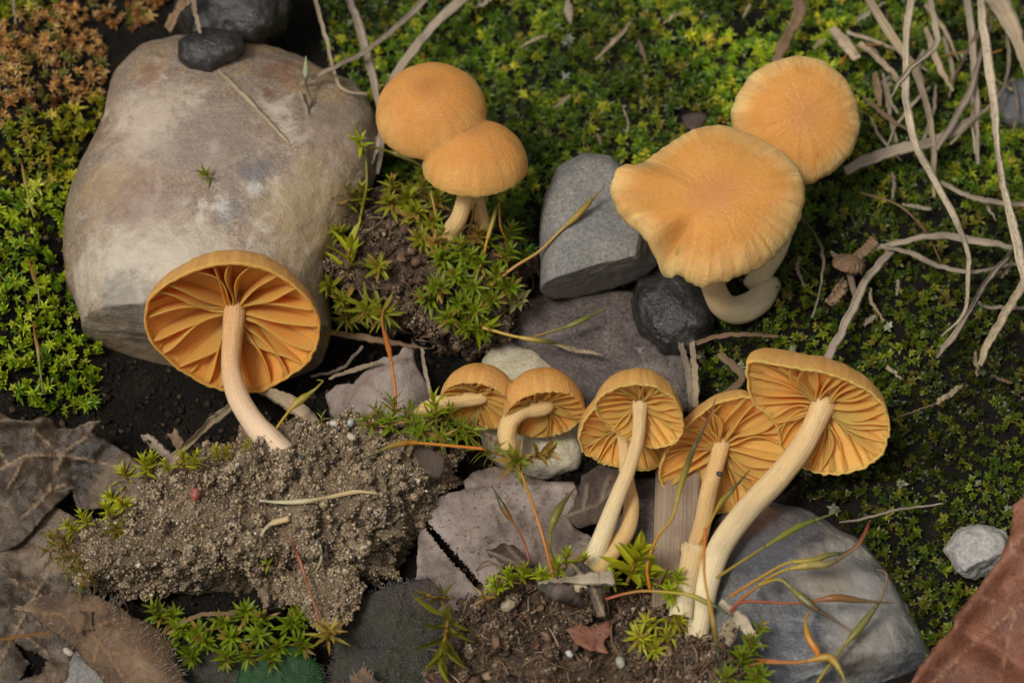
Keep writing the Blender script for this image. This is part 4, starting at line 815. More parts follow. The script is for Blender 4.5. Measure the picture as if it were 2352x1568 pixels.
sheet('dead_leaf', 'smooth red-brown dead leaf with upturned edge beside the small pale stone', 'leaf',
    [(2480, 1085), (2400, 1105), (2345, 1142), (2326, 1160), (2318, 1225), (2295, 1285), (2245, 1350), (2192, 1412), (2190, 1436), (2150, 1480), (2110, 1530), (2070, 1610), (2040, 1700), (2640, 1720), (2640, 1100)],
    lambda u, v: .62 + .00035 * (u - 2250) + .10 * np.exp(-(((u - 2240) * .8 + (v - 1370) * .6) / 26) ** 2) - .10 * np.exp(-(((u - 2200) * .5 - (v - 1440) * .85) / 30) ** 2) - .0004 * (v - 1350), 'leaf_red', veins=[[(2640, 1180), (2420, 1330), (2240, 1470), (2100, 1610)], [(2420, 1330), (2330, 1270), (2300, 1200)], [(2330, 1400), (2260, 1370)], [(2420, 1330), (2420, 1500), (2350, 1620)], [(2330, 1400), (2300, 1540)]], wr=.09, seed=8.8, step=8)
sheet('hairy_leaf', 'dark purplish green hairy living leaf between the two clods', 'leaf',
    [(775, 1430), (830, 1370), (900, 1342), (985, 1325), (1045, 1385), (1075, 1460), (1020, 1530), (1000, 1640), (960, 1700), (740, 1700), (765, 1520)], lambda u, v: .22 - .000004 * (u - 900) ** 2 - .0004 * (v - 1450), 'leaf_purple', wr=.06, seed=9.4, hairs=1800, hlen=.045, hcol=(.26, .24, .25), veins=[[(930, 1340), (890, 1500), (860, 1680)]])
sheet('hairy_leaf', 'dark hairy living leaf left of the bright green one', 'leaf',
    [(395, 1480), (470, 1450), (560, 1470), (600, 1540), (590, 1680), (430, 1700)], plane(500, 1550, .12), 'leaf_purple', wr=.06, seed=4.9, hairs=500, hlen=.045, hcol=(.24, .25, .2))
sheet('hairy_leaf', 'bright green downy rounded leaf at the foot of the sandy clod', 'leaf',
    [(545, 1560), (550, 1520), (575, 1498), (620, 1484), (665, 1480), (708, 1497), (735, 1528), (750, 1575), (752, 1680), (545, 1690)], lambda u, v: .18 - .0000065 * (u - 648) ** 2 - .0005 * (v - 1540), 'leaf_green', wr=.03, seed=2.3, hairs=700, hlen=.026, hcol=(.22, .28, .20), veins=[[(640, 1484), (650, 1690)]])
sheet('hairy_leaf', 'tip of a hairy brown leaf at the foot of the purplish leaf', 'leaf', [(795, 1580), (815, 1545), (835, 1527), (852, 1545), (885, 1580), (930, 1680), (790, 1690)], plane(840, 1560, .36, 0, -.06), 'leaf_tan', step=6, wr=.03, seed=3.2, hairs=260, hlen=.05, hcol=(.60, .52, .48))
sheet('leaf_scrap', 'dark curled leaf scrap with pale veins behind the straw splinter', 'leaf scrap', [(1115, 1262), (1135, 1258), (1158, 1245), (1185, 1252), (1212, 1285), (1230, 1318), (1205, 1330), (1180, 1305), (1150, 1290), (1122, 1275)], lambda u, v: .52 - .00004 * (v - 1280) ** 2, 'leaf_dark', step=5, vw=3, veins=[[(1118, 1264), (1170, 1285), (1228, 1320)], [(1160, 1248), (1228, 1318)]], wr=.04, seed=5.5)
sheet('leaf_scrap', 'rusty red leaf scrap lying on the front clod', 'leaf scrap', [(1300, 1445), (1335, 1430), (1360, 1440), (1398, 1425), (1402, 1450), (1385, 1475), (1400, 1500), (1360, 1492), (1325, 1478)], lambda u, v: .56 + 0 * u, 'leaf_red', step=5, wr=.06, seed=6.6)
sheet('leaf_scrap', 'brown veined leaf scrap leaning on the foot of the straight stem', 'leaf scrap', [(1310, 1292), (1335, 1288), (1370, 1318), (1385, 1360), (1392, 1410), (1372, 1415), (1350, 1350), (1322, 1320)], lambda u, v: .64 - .0006 * (v - 1300), 'leaf_brown', step=5, vw=3, veins=[[(1312, 1294), (1360, 1340), (1388, 1412)]], wr=.03, seed=7.6)
sheet('leaf_scrap', 'wine-red leaf scrap on the moss above the wavy pale cap', 'leaf scrap', [(1565, 270), (1590, 258), (1622, 262), (1615, 290), (1598, 305), (1575, 290)], lambda u, v: .42 + 0 * u, 'leaf_dark', step=6, wr=.03, seed=8.1)
sheet('leaf_scrap', 'dark leaf scrap hanging from the tip of the sandy clod', 'leaf scrap', [(950, 1030), (985, 1025), (1015, 1045), (1025, 1075), (1005, 1100), (975, 1085)], lambda u, v: .74 - .001 * (v - 1040), 'leaf_dark', step=5, wr=.03, seed=8.5)

# ---------------------------------------------------------------- dry grass
STRAW = (.74, .59, .39); GREY = (.59, .49, .37); BROWN = (.42, .28, .16); PALE = (.86, .73, .52)
def blade(label, pts, w, col=STRAW, z=(.2, .2), speck=0.0, fold=.45, name='dry_straw', cat='straw', group=None, twist=0.0, seed=None, n=40, thick=.18, absz=False, jit=.006):
    r = np.random.default_rng(abs(hash_(label + str(pts[0]))) % 99991); k = len(pts); zz = np.interp(np.linspace(0, 1, k), np.linspace(0, 1, len(z)), z)
    p = [(P(u, v, q) if absz else G(u, v, q)) for (u, v), q in zip(pts, zz)]; c = catmull(p, n)
    q = np.hstack([np.linspace(0, 7, n)[:, None], np.full((n, 2), r.uniform(0, 50))]); c = c + np.stack([fbm(q, .8, 3, .6, s_, True) for s_ in (1, 2, 3)], -1) * jit * 2.6
    w = np.interp(np.linspace(0, 1, n), np.linspace(0, 1, len(w)), w) * S * .44; w = w * (1 + .30 * fbm(q + 9, 1.6, 3, .6)) ; t, s, b = frames(c)
    ta = twist * np.linspace(0, 1, n) + r.normal() * .3 + .9 * fbm(q + 30, .35, 2); s2 = np.cos(ta)[:, None] * s + np.sin(ta)[:, None] * b; b2 = np.cross(s2, t); b2 = np.where(((b2 @ TV) < 0)[:, None], -b2, b2)
    xs = np.array([-1, -.5, 0, .5, 1, .5, 0, -.5]); hs_ = np.array([fold, fold * .25, 0, fold * .25, fold, fold * .25 - thick, -thick, fold * .25 - thick])
    V = c[:, None] + w[:, None, None] * (xs[None, :, None] * s2[:, None] + hs_[None, :, None] * b2[:, None]); al = np.concatenate([[0], np.cumsum(np.linalg.norm(np.diff(c, axis=0), axis=1))])
    st = np.stack([np.repeat(xs[None], n, 0), np.repeat(hs_[None], n, 0), np.repeat(al[:, None], 8, 1) + r.uniform(0, 20)], -1).reshape(-1, 3); V = V.reshape(-1, 3)
    m = 8; F = [grid_faces(n, m), np.array([[0, 1, 6, 7], [1, 2, 5, 6], [2, 3, 4, 5]]), np.array([[0, 7, 6, 1], [1, 6, 5, 2], [2, 5, 4, 3]]) + (n - 1) * m]
    o = mk(name, V, F, MAT['straw'], origin=c[0], attrs=dict(st=st), fix=True, color=(*(np.array(col) * r.uniform(.85, 1.08)).tolist(), speck)); return tag(o, label, cat, group)
def hash_(s):
    h = 7
    for ch in s: h = (h * 131 + ord(ch)) % 1000003
    return h
blade('thin straight straw lying diagonally across the quartz boulder', [(500, 163), (620, 285), (760, 450)], [15, 15, 13], STRAW, (1.05, 1.05, .75), absz=True)
blade('short thin straw beside the diagonal one on the quartz boulder', [(688, 210), (715, 290), (770, 425)], [13, 13, 10], GREY, (.98, .95, .72), absz=True)
blade('long grey straw running down past the smooth fused caps', [(792, -20), (828, 70), (858, 190), (878, 300), (868, 400)], [26, 26, 24, 18, 10], GREY, (.55, .8, .7), absz=True, speck=.3)
blade('pale straw crossing behind the fused caps towards the boulder', [(1000, -20), (880, 90), (790, 145), (690, 192)], [20, 16, 14, 10], GREY, (.40, .95, .95), absz=True)
blade('wide pale straw rising behind the smooth fused caps', [(1085, -20), (985, 75), (900, 185), (880, 240)], [30, 26, 24, 16], GREY, (.5, .5), absz=True)
blade('thin kinked straw between dark stone and fused caps', [(722, -15), (752, 100), (768, 165), (790, 205), (845, 218)], [12, 11, 10, 8], STRAW, (.8, .85, .8), absz=True)
blade('stubby brown straw leaning on the dark rugged stone', [(386, 68), (410, 30), (450, -20)], [24, 30, 26], BROWN, (1.10, 1.12), absz=True)
blade('short pale straw on the dark rugged stone', [(440, -15), (448, 30), (460, 76)], [14, 15, 8], STRAW, (1.16, 1.2), absz=True)
blade('short wide pale straw behind the green moss stalk', [(882, 300), (850, 370), (822, 440)], [18, 26, 24], PALE, (.55, .62, .5), absz=True)
blade('tiny brown straw at the withered moss', [(30, -10), (38, 55)], [9, 5], STRAW, (.28, .3))
blade('pointed pale husk on the bright moss carpet', [(1303, -2), (1306, 20), (1310, 56)], [6, 30, 3], PALE, (.16, .2), fold=.3, name='grass_husk', cat='husk')
blade('blunt pale husk beside the pointed one', [(1092, 18), (1110, 10), (1130, -6)], [10, 26, 14], PALE, (.16, .16), name='grass_husk', cat='husk')
blade('short pointed straw in the bright moss carpet', [(1447, 52), (1420, 85), (1368, 138)], [8, 14, 4], STRAW, (.17, .18))
blade('wrinkled brown strap leaf above the furrowed round cap', [(1832, -15), (1834, 35), (1815, 70), (1800, 105), (1778, 145)], [34, 38, 30, 36, 20], BROWN, (.25, .3), fold=.3)
blade('thin pale straw thread in the moss above the wavy cap', [(1432, 250), (1442, 280), (1440, 305)], [4, 5, 4], PALE, (.17, .17))
blade('speckled long straw bending down through the tangle', [(2096, -20), (2083, 53), (2078, 141), (2082, 248), (2103, 336), (2139, 407), (2170, 460), (2200, 520), (2220, 585), (2221, 680), (2208, 724), (2160, 772)], [22, 20, 18, 18, 20, 22, 20, 20, 16, 12, 8, 4], PALE, (.75, .8, .6, .45, .4, .3), speck=.7, n=80)
blade('twisted curled straw with pointed tip above the tangle', [(2129, -20), (2146, 53), (2151, 95), (2130, 122), (2096, 150), (2061, 192), (2044, 226)], [16, 18, 18, 16, 18, 20, 3], PALE, (.9, 1.0, 1.0), n=60)
blade('thick speckled straw arching beside the blue-grey stone', [(2250, -20), (2259, 88), (2273, 177), (2284, 301), (2301, 425), (2333, 555), (2356, 660)], [26, 25, 25, 26, 26, 25, 22], PALE, (.8, .85, .7, .6), speck=1.0, n=70)
blade('broad straw descending behind the twisted one', [(1986, -20), (2036, 64), (2075, 122), (2098, 155), (2124, 230), (2142, 318), (2144, 454)], [24, 24, 22, 18, 18, 16, 8], STRAW, (.55, .5, .35, .25), n=60)
blade('brownish straw crossing under the thick speckled one', [(2285, 10), (2227, 106), (2186, 188)], [16, 16, 8], BROWN, (.4, .35))
blade('straight grey straw hanging in the tangle', [(2218, -20), (2231, 88), (2241, 212), (2245, 378)], [20, 20, 16, 10], GREY, (.45, .35, .25))
blade('very wide bleached strap leaf at the blue-grey stone', [(2276, -20), (2310, 40), (2345, 120), (2362, 200)], [60, 56, 40, 16], STRAW, (.55, .5), fold=.25)
blade('long flat grey straw lying behind the furrowed round cap', [(1940, 392), (1980, 372), (2054, 347), (2160, 318), (2259, 255)], [26, 32, 30, 26, 10], GREY, (.3, .3, .28), fold=.3, n=60)
blade('short pointed straw in the upper tangle', [(2124, 65), (2160, 159), (2189, 210)], [12, 20, 6], STRAW, (.5, .45))
blade('grey straw slanting up under the thick speckled one', [(2150, 345), (2195, 265), (2231, 198), (2260, 90), (2300, 0)], [14, 20, 18, 14, 12], GREY, (.34, .4, .35))
blade('thin grey straw leading right from the tangle', [(2158, 418), (2231, 453), (2300, 465), (2370, 472)], [12, 14, 13, 12], GREY, (.32, .3))
blade('blunt bleached straw stub above the furrowed cap', [(1910, 66), (1945, 105), (1968, 136)], [20, 36, 24], STRAW, (.3, .3), fold=.25)
blade('frayed straw beside the bleached stub', [(1972, 100), (2020, 140), (2064, 180)], [18, 22, 8], STRAW, (.28, .3))
blade('small brown husk below the frayed straw', [(2008, 165), (2016, 205), (2022, 246)], [10, 26, 8], BROWN, (.25, .25), name='grass_husk', cat='husk')
blade('thin dull straw under the small brown husk', [(2029, 184), (2043, 269), (2057, 326)], [12, 13, 8], GREY, (.22, .2))
blade('dark thin straw beside the thick speckled one', [(2312, 71), (2314, 159), (2287, 226), (2180, 330)], [9, 11, 9, 6], GREY, (.35, .3))
blade('arched straw over the moss below the tangle', [(2010, 570), (2054, 560), (2142, 543), (2231, 551), (2326, 570)], [10, 18, 22, 20, 16], GREY, (.3, .38, .42), n=50)
blade('wavy thin straw below the arched one', [(2018, 566), (2089, 581), (2160, 613), (2231, 624), (2340, 604)], [14, 16, 14, 12, 8], GREY, (.32, .25, .3), n=50)
blade('bluish grey straw running down to the largest gilled cap', [(2050, 572), (1994, 634), (1965, 694), (1930, 765), (1895, 832)], [16, 22, 24, 22, 22], GREY, (.3, .3, .4))
blade('grey speckled straw slanting across the star moss', [(2345, 550), (2266, 644), (2227, 708), (2188, 768), (2149, 819)], [18, 20, 20, 18, 14], GREY, (.45, .4, .3), speck=.7)
blade('speckled straw with cut end pointing into the star moss', [(2375, 610), (2316, 708), (2273, 779), (2246, 838)], [22, 22, 22, 16], STRAW, (.45, .35), speck=.8)
blade('broken brown straw stub beside the shrivelled mushroom', [(2010, 553), (1985, 575), (1955, 602)], [30, 26, 24], BROWN, (.32, .3))
blade('thin curved straw right of the hooked stem', [(1838, 498), (1880, 549), (1891, 598), (1884, 669), (1866, 728)], [10, 13, 13, 12, 8], GREY, (.22, .3, .2))
blade('tiny curved straw beside the thin curved one', [(1838, 590), (1831, 616), (1848, 660)], [8, 11, 6], GREY, (.2, .2))
blade('thin kinked straw behind the glossy black stone', [(1592, 788), (1647, 772), (1718, 767), (1790, 773)], [12, 12, 11, 8], BROWN, (.3, .28, .2))
blade('upright bleached straw behind the small round gilled cap', [(1588, 785), (1597, 864), (1596, 935)], [14, 17, 18], STRAW, (.32, .32))
blade('second upright straw pressed against the bleached one', [(1562, 782), (1582, 864), (1590, 940)], [15, 18, 16], GREY, (.28, .3))
blade('curled brown straw scrap behind the shaded gilled cap', [(1652, 812), (1688, 846), (1697, 878), (1630, 920), (1580, 945)], [20, 22, 16, 8, 7], BROWN, (.3, .35, .3))
blade('short straw stub ending in a thread on the star moss', [(2206, 884), (2178, 905), (2149, 924)], [12, 15, 10], STRAW, (.25, .25))
blade('thread trailing from the short straw stub', [(2150, 924), (2100, 944), (2050, 960)], [4, 4, 3], BROWN, (.25, .22))
blade('thin curled straw under the wavy one', [(2000, 660), (2000, 690), (2029, 737)], [7, 9, 4], STRAW, (.25, .22))
blade('dark straw at the cut-ended speckled straw', [(2245, 694), (2270, 705), (2370, 708)], [9, 10, 8], GREY, (.25, .25))
blade('thin dry rootlet stretched over the star moss', [(1928, 1197), (1983, 1190), (2047, 1172), (2165, 1156)], [5, 6, 6, 4], GREY, (.30, .3), name='rootlet', cat='rootlet')
blade('flat straw leaning on the lone gilled mushroom foot', [(530, 930), (470, 980), (410, 1041), (385, 1075)], [26, 28, 26, 24], STRAW, (.52, .50, .42, .36), absz=True)
blade('dark straw stub left of the flat straw', [(332, 998), (360, 1024), (396, 1056)], [20, 26, 24], GREY, (.35, .36), absz=True)
blade('brown straw stub under the flat straw', [(398, 994), (412, 1018), (428, 1045)], [26, 26, 24], BROWN, (.33, .35), absz=True)
blade('broad brown strap leaf behind the lone gilled mushroom foot', [(596, 892), (650, 915), (690, 940), (728, 978)], [20, 40, 40, 30], STRAW, (.35, .40), absz=True, fold=.2)
blade('thin grey straw at the foot of the quartz boulder', [(835, 795), (785, 845), (715, 865)], [8, 8, 6], GREY, (.3, .25), absz=True)
blade('pale straw beside the thin grey one at the boulder', [(875, 830), (829, 843), (755, 868)], [10, 14, 6], STRAW, (.42, .3), absz=True)
blade('white straw sliver behind the fused gilled twins', [(969, 800), (976, 846), (992, 915)], [8, 11, 8], PALE, (.36, .4), absz=True)
blade('brown twig lying under the dark mossy clod', [(760, 762), (820, 772), (900, 785), (960, 796)], [14, 18, 18, 10], BROWN, (.3, .32), absz=True, name='twig', cat='twig')
blade('pinkish straw sliver above the cream pebble', [(1262, 784), (1310, 800), (1390, 815)], [5, 14, 4], STRAW, (.34, .34), absz=True)
blade('brown straw thread at the fused gilled twins', [(1082, 956), (1110, 985), (1140, 1018)], [5, 8, 8], BROWN, (.72, .66), absz=True)
blade('striped straw splinter lying across the straight stem foot', [(1236, 1336), (1300, 1332), (1360, 1328), (1410, 1326)], [6, 18, 30, 38], PALE, (.72, .72), absz=True, fold=.15, speck=.4, name='straw_splinter', cat='splinter')
blade('pale pointed splinter on the bluish stone', [(1655, 1382), (1707, 1430), (1754, 1492)], [18, 34, 4], PALE, (.62, .55), absz=True, fold=.2, name='straw_splinter', cat='splinter')
blade('hollow straw stub beside the largest stem foot', [(1690, 1418), (1672, 1450), (1652, 1488)], [36, 38, 36], STRAW, (.58, .52), absz=True, fold=.7, name='straw_splinter', cat='splinter')
blade('brown bent stalk lying over the moss under the sandy clod', [(398, 1442), (430, 1422), (470, 1410), (540, 1405)], [6, 10, 10, 10], BROWN, (.34, .36), absz=True, name='twig', cat='twig')
blade('orange-brown stalk sticking out from the hairy curled leaf', [(-40, 1476), (30, 1462), (126, 1451)], [9, 9, 9], (.45, .22, .07), (.36, .42), absz=True, name='twig', cat='twig')
rg = np.random.default_rng(77)
TANG = [('thin broken straw lying flat in the upper grass tangle', 'thin straws in the tangle', (1990, 2352, 0, 330), 16), ('fine straw fragment on the dark star moss', 'straw fragments on the star moss', (1900, 2352, 420, 1050), 12), ('fine straw fragment on the bright moss carpet', 'straw fragments on the bright moss', (1150, 1900, 10, 330), 9)]
for lb, gp, (u0, u1, v0, v1), nn in TANG:
    for i_ in range(nn):
        u, v = rg.uniform(u0, u1), rg.uniform(v0, v1); a = rg.normal(1.75, .7) if gp.startswith('thin') else rg.uniform(0, 3.14); L = rg.uniform(60, 210) if gp.startswith('thin') else rg.uniform(25, 70)
        pts = [(u - math.cos(a) * L * .5, v - math.sin(a) * L * .5), (u + rg.normal() * L * .07, v + rg.normal() * L * .05), (u + math.cos(a) * L * .5, v + math.sin(a) * L * .5)]
        blade(lb, pts, [rg.uniform(5, 11), rg.uniform(8, 15), rg.uniform(3, 8)], [STRAW, GREY, BROWN, PALE][rg.integers(0, 4)], (rg.uniform(.10, .3), rg.uniform(.10, .3)), group=gp, n=20)
def surf_line(o, pts, up=.01): return [on(o, u, v)[0] + TV * up for u, v in pts]
def root_fiber(label, o, pts, w, col):
    c = catmull(surf_line(o, pts, .03), 40); V, F, A = tube_geo(c, np.interp(np.linspace(0, 1, 40), np.linspace(0, 1, len(w)), w) * S * .5, 10, 1, .35, .1, 3.0)
    tag(mk('root', V, F, MAT['stem_pale'], origin=c[0], attrs=A, fix=True, color=(*col, 0)), label, 'root')
root_fiber('pale knobbly root across the sandy clod', clod_sand, [(598, 1148), (640, 1152), (700, 1150), (760, 1140), (820, 1128), (868, 1132)], [5, 8, 11, 8, 10, 4], (.66, .54, .36))
root_fiber('short pale root curling on the sandy clod', clod_sand, [(601, 1228), (612, 1212), (628, 1200), (665, 1190)], [6, 8, 12, 12], (.52, .42, .28))
root_fiber('thin white root at the loose soil lump', clod_sand, [(736, 1250), (738, 1285), (720, 1322)], [5, 6, 5], (.55, .52, .46))
# wooden strip and its grain
def strip(label, pts, w, th, mat, z):
    c = catmull([P(u, v, q) for (u, v), q in zip(pts, z)], 30); t, s, b = frames(c); xs = np.concatenate([np.linspace(-1, 1, 17), np.linspace(1, -1, 17)]); n = 30; m = 34
    up = np.concatenate([np.full(17, 1.0), np.full(17, -1.0)]); gr = np.interp(np.linspace(-1, 1, 17), [-1, -.72, -.68, .05, .09, .13, .6, 1], [-.3, .1, -.3, .3, -1.6, .2, .25, -.4]); up[:17] += gr * .5
    V = c[:, None] + (w * S * .5) * xs[None, :, None] * s[:, None] + (th * up)[None, :, None] * b[:, None]; al = np.linspace(0, 1.2, n)
    st = np.stack([np.repeat(xs[None] * 3, n, 0), np.repeat(up[None], n, 0), np.repeat(al[:, None], m, 1)], -1).reshape(-1, 3)
    V = V.reshape(-1, 3); k = len(V); F = [grid_faces(n, m), np.array([[i, i + 1, 32 - i, 33 - i] for i in range(16)]), np.array([[33 - i, 32 - i, i + 1, i] for i in range(16)]) + (n - 1) * m]
    tag(mk('wood_strip', V, F, MAT['straw'], origin=c[0], attrs=dict(st=st), fix=True, color=(.50, .385, .285, .15)), label, 'wood strip')
strip('weathered grooved wooden strip standing behind the shaded mushroom stem', [(1556, 1080), (1553, 1200), (1551, 1300), (1549, 1400)], 98, .035, 'straw', (.20, .24, .28, .32))

# ---------------------------------------------------------------- seeds and loose grains
def lump(label, u, v, p, r, col, name, cat, mat='grain', sq=(1, .75, .7), seed=1):
    D, F = cubesphere(8); q = D * np.array(sq) * r; q = q * (1 + .25 * fbm(D, 1.6, 2, .5, seed))[:, None]; a = seed * 1.7; ca, sa = math.cos(a), math.sin(a); q = q @ np.array([[ca, -sa, 0], [sa, ca, 0], [0, 0, 1]])
    V = p + q[:, :1] * RV + q[:, 1:2] * UV_ + q[:, 2:] * TV; o = mk(name, V, F, MAT[mat], origin=p, fix=True, attrs=dict(col=np.tile([*col, 1.], (len(V), 1)))); return tag(o, label, cat)
for k_, (lb, cl, u, v, rr_, col, nm) in enumerate([
    ('red-brown round grain on the sandy clod', clod_sand, 450, 1135, .047, (.30, .085, .06), 'seed_grain'),
    ('clear white quartz grain at the top of the sandy clod', clod_sand, 768, 972, .034, (.48, .46, .40), 'quartz_grain'),
    ('bluish clear quartz grain beside the white one', clod_sand, 806, 970, .036, (.34, .37, .35), 'quartz_grain'),
    ('cream grain below the bluish quartz grain', clod_sand, 808, 1003, .036, (.46, .40, .28), 'quartz_grain'),
    ('white oval grain low on the sandy clod', clod_sand, 320, 1297, .022, (.55, .46, .36), 'quartz_grain'),
    ('bright white quartz grain on the front clod', clod_front, 1308, 1500, .030, (.50, .50, .48), 'quartz_grain'),
    ('white chip on the rusty leaf scrap', clod_front, 1378, 1482, .022, (.82, .80, .76), 'quartz_grain'),
    ('brownish soil crumb at the top of the front clod', clod_front, 1136, 1348, .06, (.34, .25, .17), 'soil_crumb'),
    ('pale soil crumb on the front clod near its crest', clod_front, 1168, 1388, .06, (.32, .25, .16), 'soil_crumb'),
    ('greenish white pebble grain at the front clod edge', clod_front, 1425, 1520, .045, (.30, .29, .21), 'quartz_grain')]):
    q_ = on(cl, u, v)[0]; lump(lb, u, v, q_ + TV * rr_ * .45, rr_, col, nm, 'grain', seed=k_ + 1)
lump('white seed lying in the hollow of the hairy curled leaf', 158, 1496, P(158, 1496, .34), .042, (.42, .35, .28), 'seed', 'seed', sq=(1, .6, .6), seed=4)
c = catmull([P(1222, 1344, .74), P(1258, 1352, .80), P(1302, 1364, .78), P(1340, 1390, .66)], 24); V, F, A = tube_geo(c, np.array([.01, .03, .055, .065, .062, .05, .035, .012])[np.linspace(0, 7, 24).astype(int)], 16, .5, .3, .15, 2.0)
tag(mk('seed_husk', V, F, MAT['seed'], origin=c[0], attrs=A, fix=True), 'dark shiny curled seed husk under the straw splinter', 'seed husk')
q_ = P(1650, 1084, .50) ; lump('tiny dark bug-like speck on the shaded mushroom stem', 1650, 1084, capH.c + (PT(1650, 1084, 0) - PT(*[float(x) for x in proj(capH.c)], 0)) + TV * .12, .026, (.05, .045, .05), 'soil_speck', 'speck', seed=2)

# ---------------------------------------------------------------- shrivelled old mushroom in the grass
rt = thing('shrivelled_mushroom', 'shrivelled brown old mushroom with frilled cap caught among the straws', 'mushroom', G(1945, 720, .15))
oc = Cap(G(1948, 612, .36), RUT(.15, .75, .35), .09, R=.125, th=.03, seed=9.7, wav=.25, stri=(18, .012), zj=.02, jit=.03); V, F, A = oc.mesh(20, 72); prt = mk('cap', V, F, MAT['leaf_tan'], parent=rt, attrs=dict(vein=A['rr'] * .4), fix=True)
add_gills(oc, prt, MAT['leaf_tan'], 10, 3, short=0)
c = catmull([G(1955, 735, .2), G(1968, 700, .24), G(1958, 660, .28), G(1948, 615, .36)], 30); V, F, A = tube_geo(c, np.interp(np.linspace(0, 1, 30), [0, 1], [.018, .03]), 10, 1, .3, .1, 2); mk('stem', V, F, MAT['straw'], parent=rt, attrs=A, fix=True, color=(.42, .30, .20, 0))
blade('crumpled brown bract under the shrivelled mushroom', [(1900, 700), (1925, 670), (1940, 640)], [26, 34, 16], BROWN, (.26, .3), name='leaf_scrap', cat='leaf scrap')
# ---------------------------------------------------------------- moss stalks with capsules
ORANGE = (.55, .17, .02); YEL = (.42, .30, .035); GRN = (.11, .14, .02); DGRN = (.045, .06, .02); RED = (.32, .06, .025); OLI = (.22, .20, .03); BRN = (.14, .055, .02)
MATS = {}
def m_grad(c0, c1):
    k = (c0, c1)
    if k not in MATS:
        s = NT('stalk_%d' % len(MATS)); col = s.mix(s.attr('along'), c0, c1); MATS[k] = s.fin(col, .35, s.bump(s.noise(s.scale(s.attr('st', 'Vector'), (4, 4, 3)), 1.0, 2), .006, .6), .45, sss=.15, sc=.02)
    return MATS[k]
def stalk(label, seta, capsule, beak, z, sw=7, cw=17, cols=(ORANGE, YEL, GRN, BRN), tk=None, base=None):
    """seta, capsule and beak are plan points; they follow on from one another"""
    sw *= .82; cw *= .86; pts = seta + capsule + beak; k = len(pts); zz = np.interp(np.linspace(0, 1, k), np.linspace(0, 1, len(z)), z); p = [P(u, v, q) for (u, v), q in zip(pts, zz)]
    if base is not None: p[0] = np.array(base)
    rt = thing('moss_stalk', label, 'moss stalk', p[0]); n1 = len(seta); n2 = n1 + len(capsule)
    c = catmull(p, 24 * (k - 1) + 1); i1 = 24 * (n1 - 1); i2 = 24 * (n2 - 1); w = S * .5
    V, F, A = tube_geo(c[:i1 + 1][::2], np.interp(np.linspace(0, 1, i1 // 2 + 1), [0, 1], [sw, sw * .85]) * w, 8, 1, .08); mk('seta', V, F, m_grad(cols[0], cols[1]), parent=rt, attrs=A, fix=True)
    if capsule:
        x = np.linspace(0, 1, (i2 - i1) // 2 + 1); V, F, A = tube_geo(c[i1:i2 + 1][::2], np.interp(x, [0, .12, .35, .7, .93, 1], [sw, sw * 1.3, cw, cw * .95, cw * .62, cw * .5]) * w, 12, 1, .05); cp = mk('capsule', V, F, m_grad(cols[1], cols[2]), parent=rt, attrs=A, fix=True)
        if beak:
            x = np.linspace(0, 1, (len(c) - i2 + 1) // 2); V, F, A = tube_geo(c[i2:][::2], np.interp(x, [0, .2, 1], [cw * .55, cw * .4, 2.0]) * w, 8); mk('beak', V, F, m_grad(cols[2], cols[3]), parent=cp, attrs=A, fix=True)
    return rt
stalk('orange moss stalk with spent rusty capsule standing before the pinkish leaf', [(910, 945), (906, 880), (897, 820), (888, 780)], [(880, 752), (878, 725)], [(884, 705), (889, 686)], (.55, .9, 1.1), 8, 15, (ORANGE, ORANGE, (.40, .13, .03), (.35, .15, .04)))
stalk('orange moss stalk lying level across to the sandy clod', [(1110, 1030), (1013, 1021), (949, 1016), (925, 1018)], [(907, 1021), (870, 1036)], [(832, 1056)], (.80, .92, .95), 9, 15, (ORANGE, (.55, .22, .02), (.16, .16, .03), DGRN))
stalk('long orange moss stalk without capsule before the grey speckled leaf', [(1271, 1325), (1250, 1243), (1225, 1162), (1195, 1080)], [], [], (.55, .75, .75), 9, 9, ((.50, .15, .02), (.42, .22, .03), GRN, BRN))
stalk('short red moss stalk with slim dark capsule left of the long orange one', [(1216, 1290), (1206, 1250), (1193, 1222), (1172, 1190)], [(1158, 1168), (1146, 1145)], [(1129, 1114)], (.45, .6, .7), 7, 17, (RED, (.25, .10, .02), DGRN, (.10, .07, .03)))
stalk('short moss stalk with plump olive capsule right of the long orange one', [(1277, 1300), (1265, 1262), (1264, 1232)], [(1268, 1206), (1285, 1166)], [(1325, 1115)], (.5, .7, .8), 8, 22, (YEL, OLI, (.10, .09, .02), (.12, .07, .02)))
stalk('tall curved moss stalk with long dark capsule before the shaded gilled cap', [(1492, 1352), (1487, 1296), (1508, 1236), (1544, 1187), (1564, 1112)], [(1580, 1062), (1592, 1030), (1606, 1004)], [(1622, 970), (1644, 915)], (.55, .95, 1.35, 1.42), 9, 17, (ORANGE, YEL, (.07, .075, .035), (.22, .06, .05)))
stalk('slim moss stalk with thin green capsule leaning over the shaded stem', [(1606, 1250), (1630, 1200), (1654, 1155)], [(1676, 1130), (1700, 1104)], [(1722, 1078)], (.85, 1.15, 1.2), 7, 13, ((.50, .20, .03), YEL, DGRN, DGRN))
stalk('yellow moss stalk slanting over the bluish stone top', [(1645, 1326), (1735, 1268), (1820, 1216)], [(1848, 1203), (1882, 1190)], [(1934, 1171)], (.75, .75, .72), 8, 17, ((.40, .24, .03), OLI, (.12, .15, .02), (.12, .09, .05)))
stalk('upper of two entwined moss stalks with green capsules over the bluish stone', [(1675, 1369), (1735, 1332), (1806, 1293), (1865, 1286)], [(1900, 1274), (1945, 1266)], [(1973, 1240), (1998, 1193)], (.68, .72, .80), 9, 16, ((.42, .17, .03), YEL, DGRN, RED))
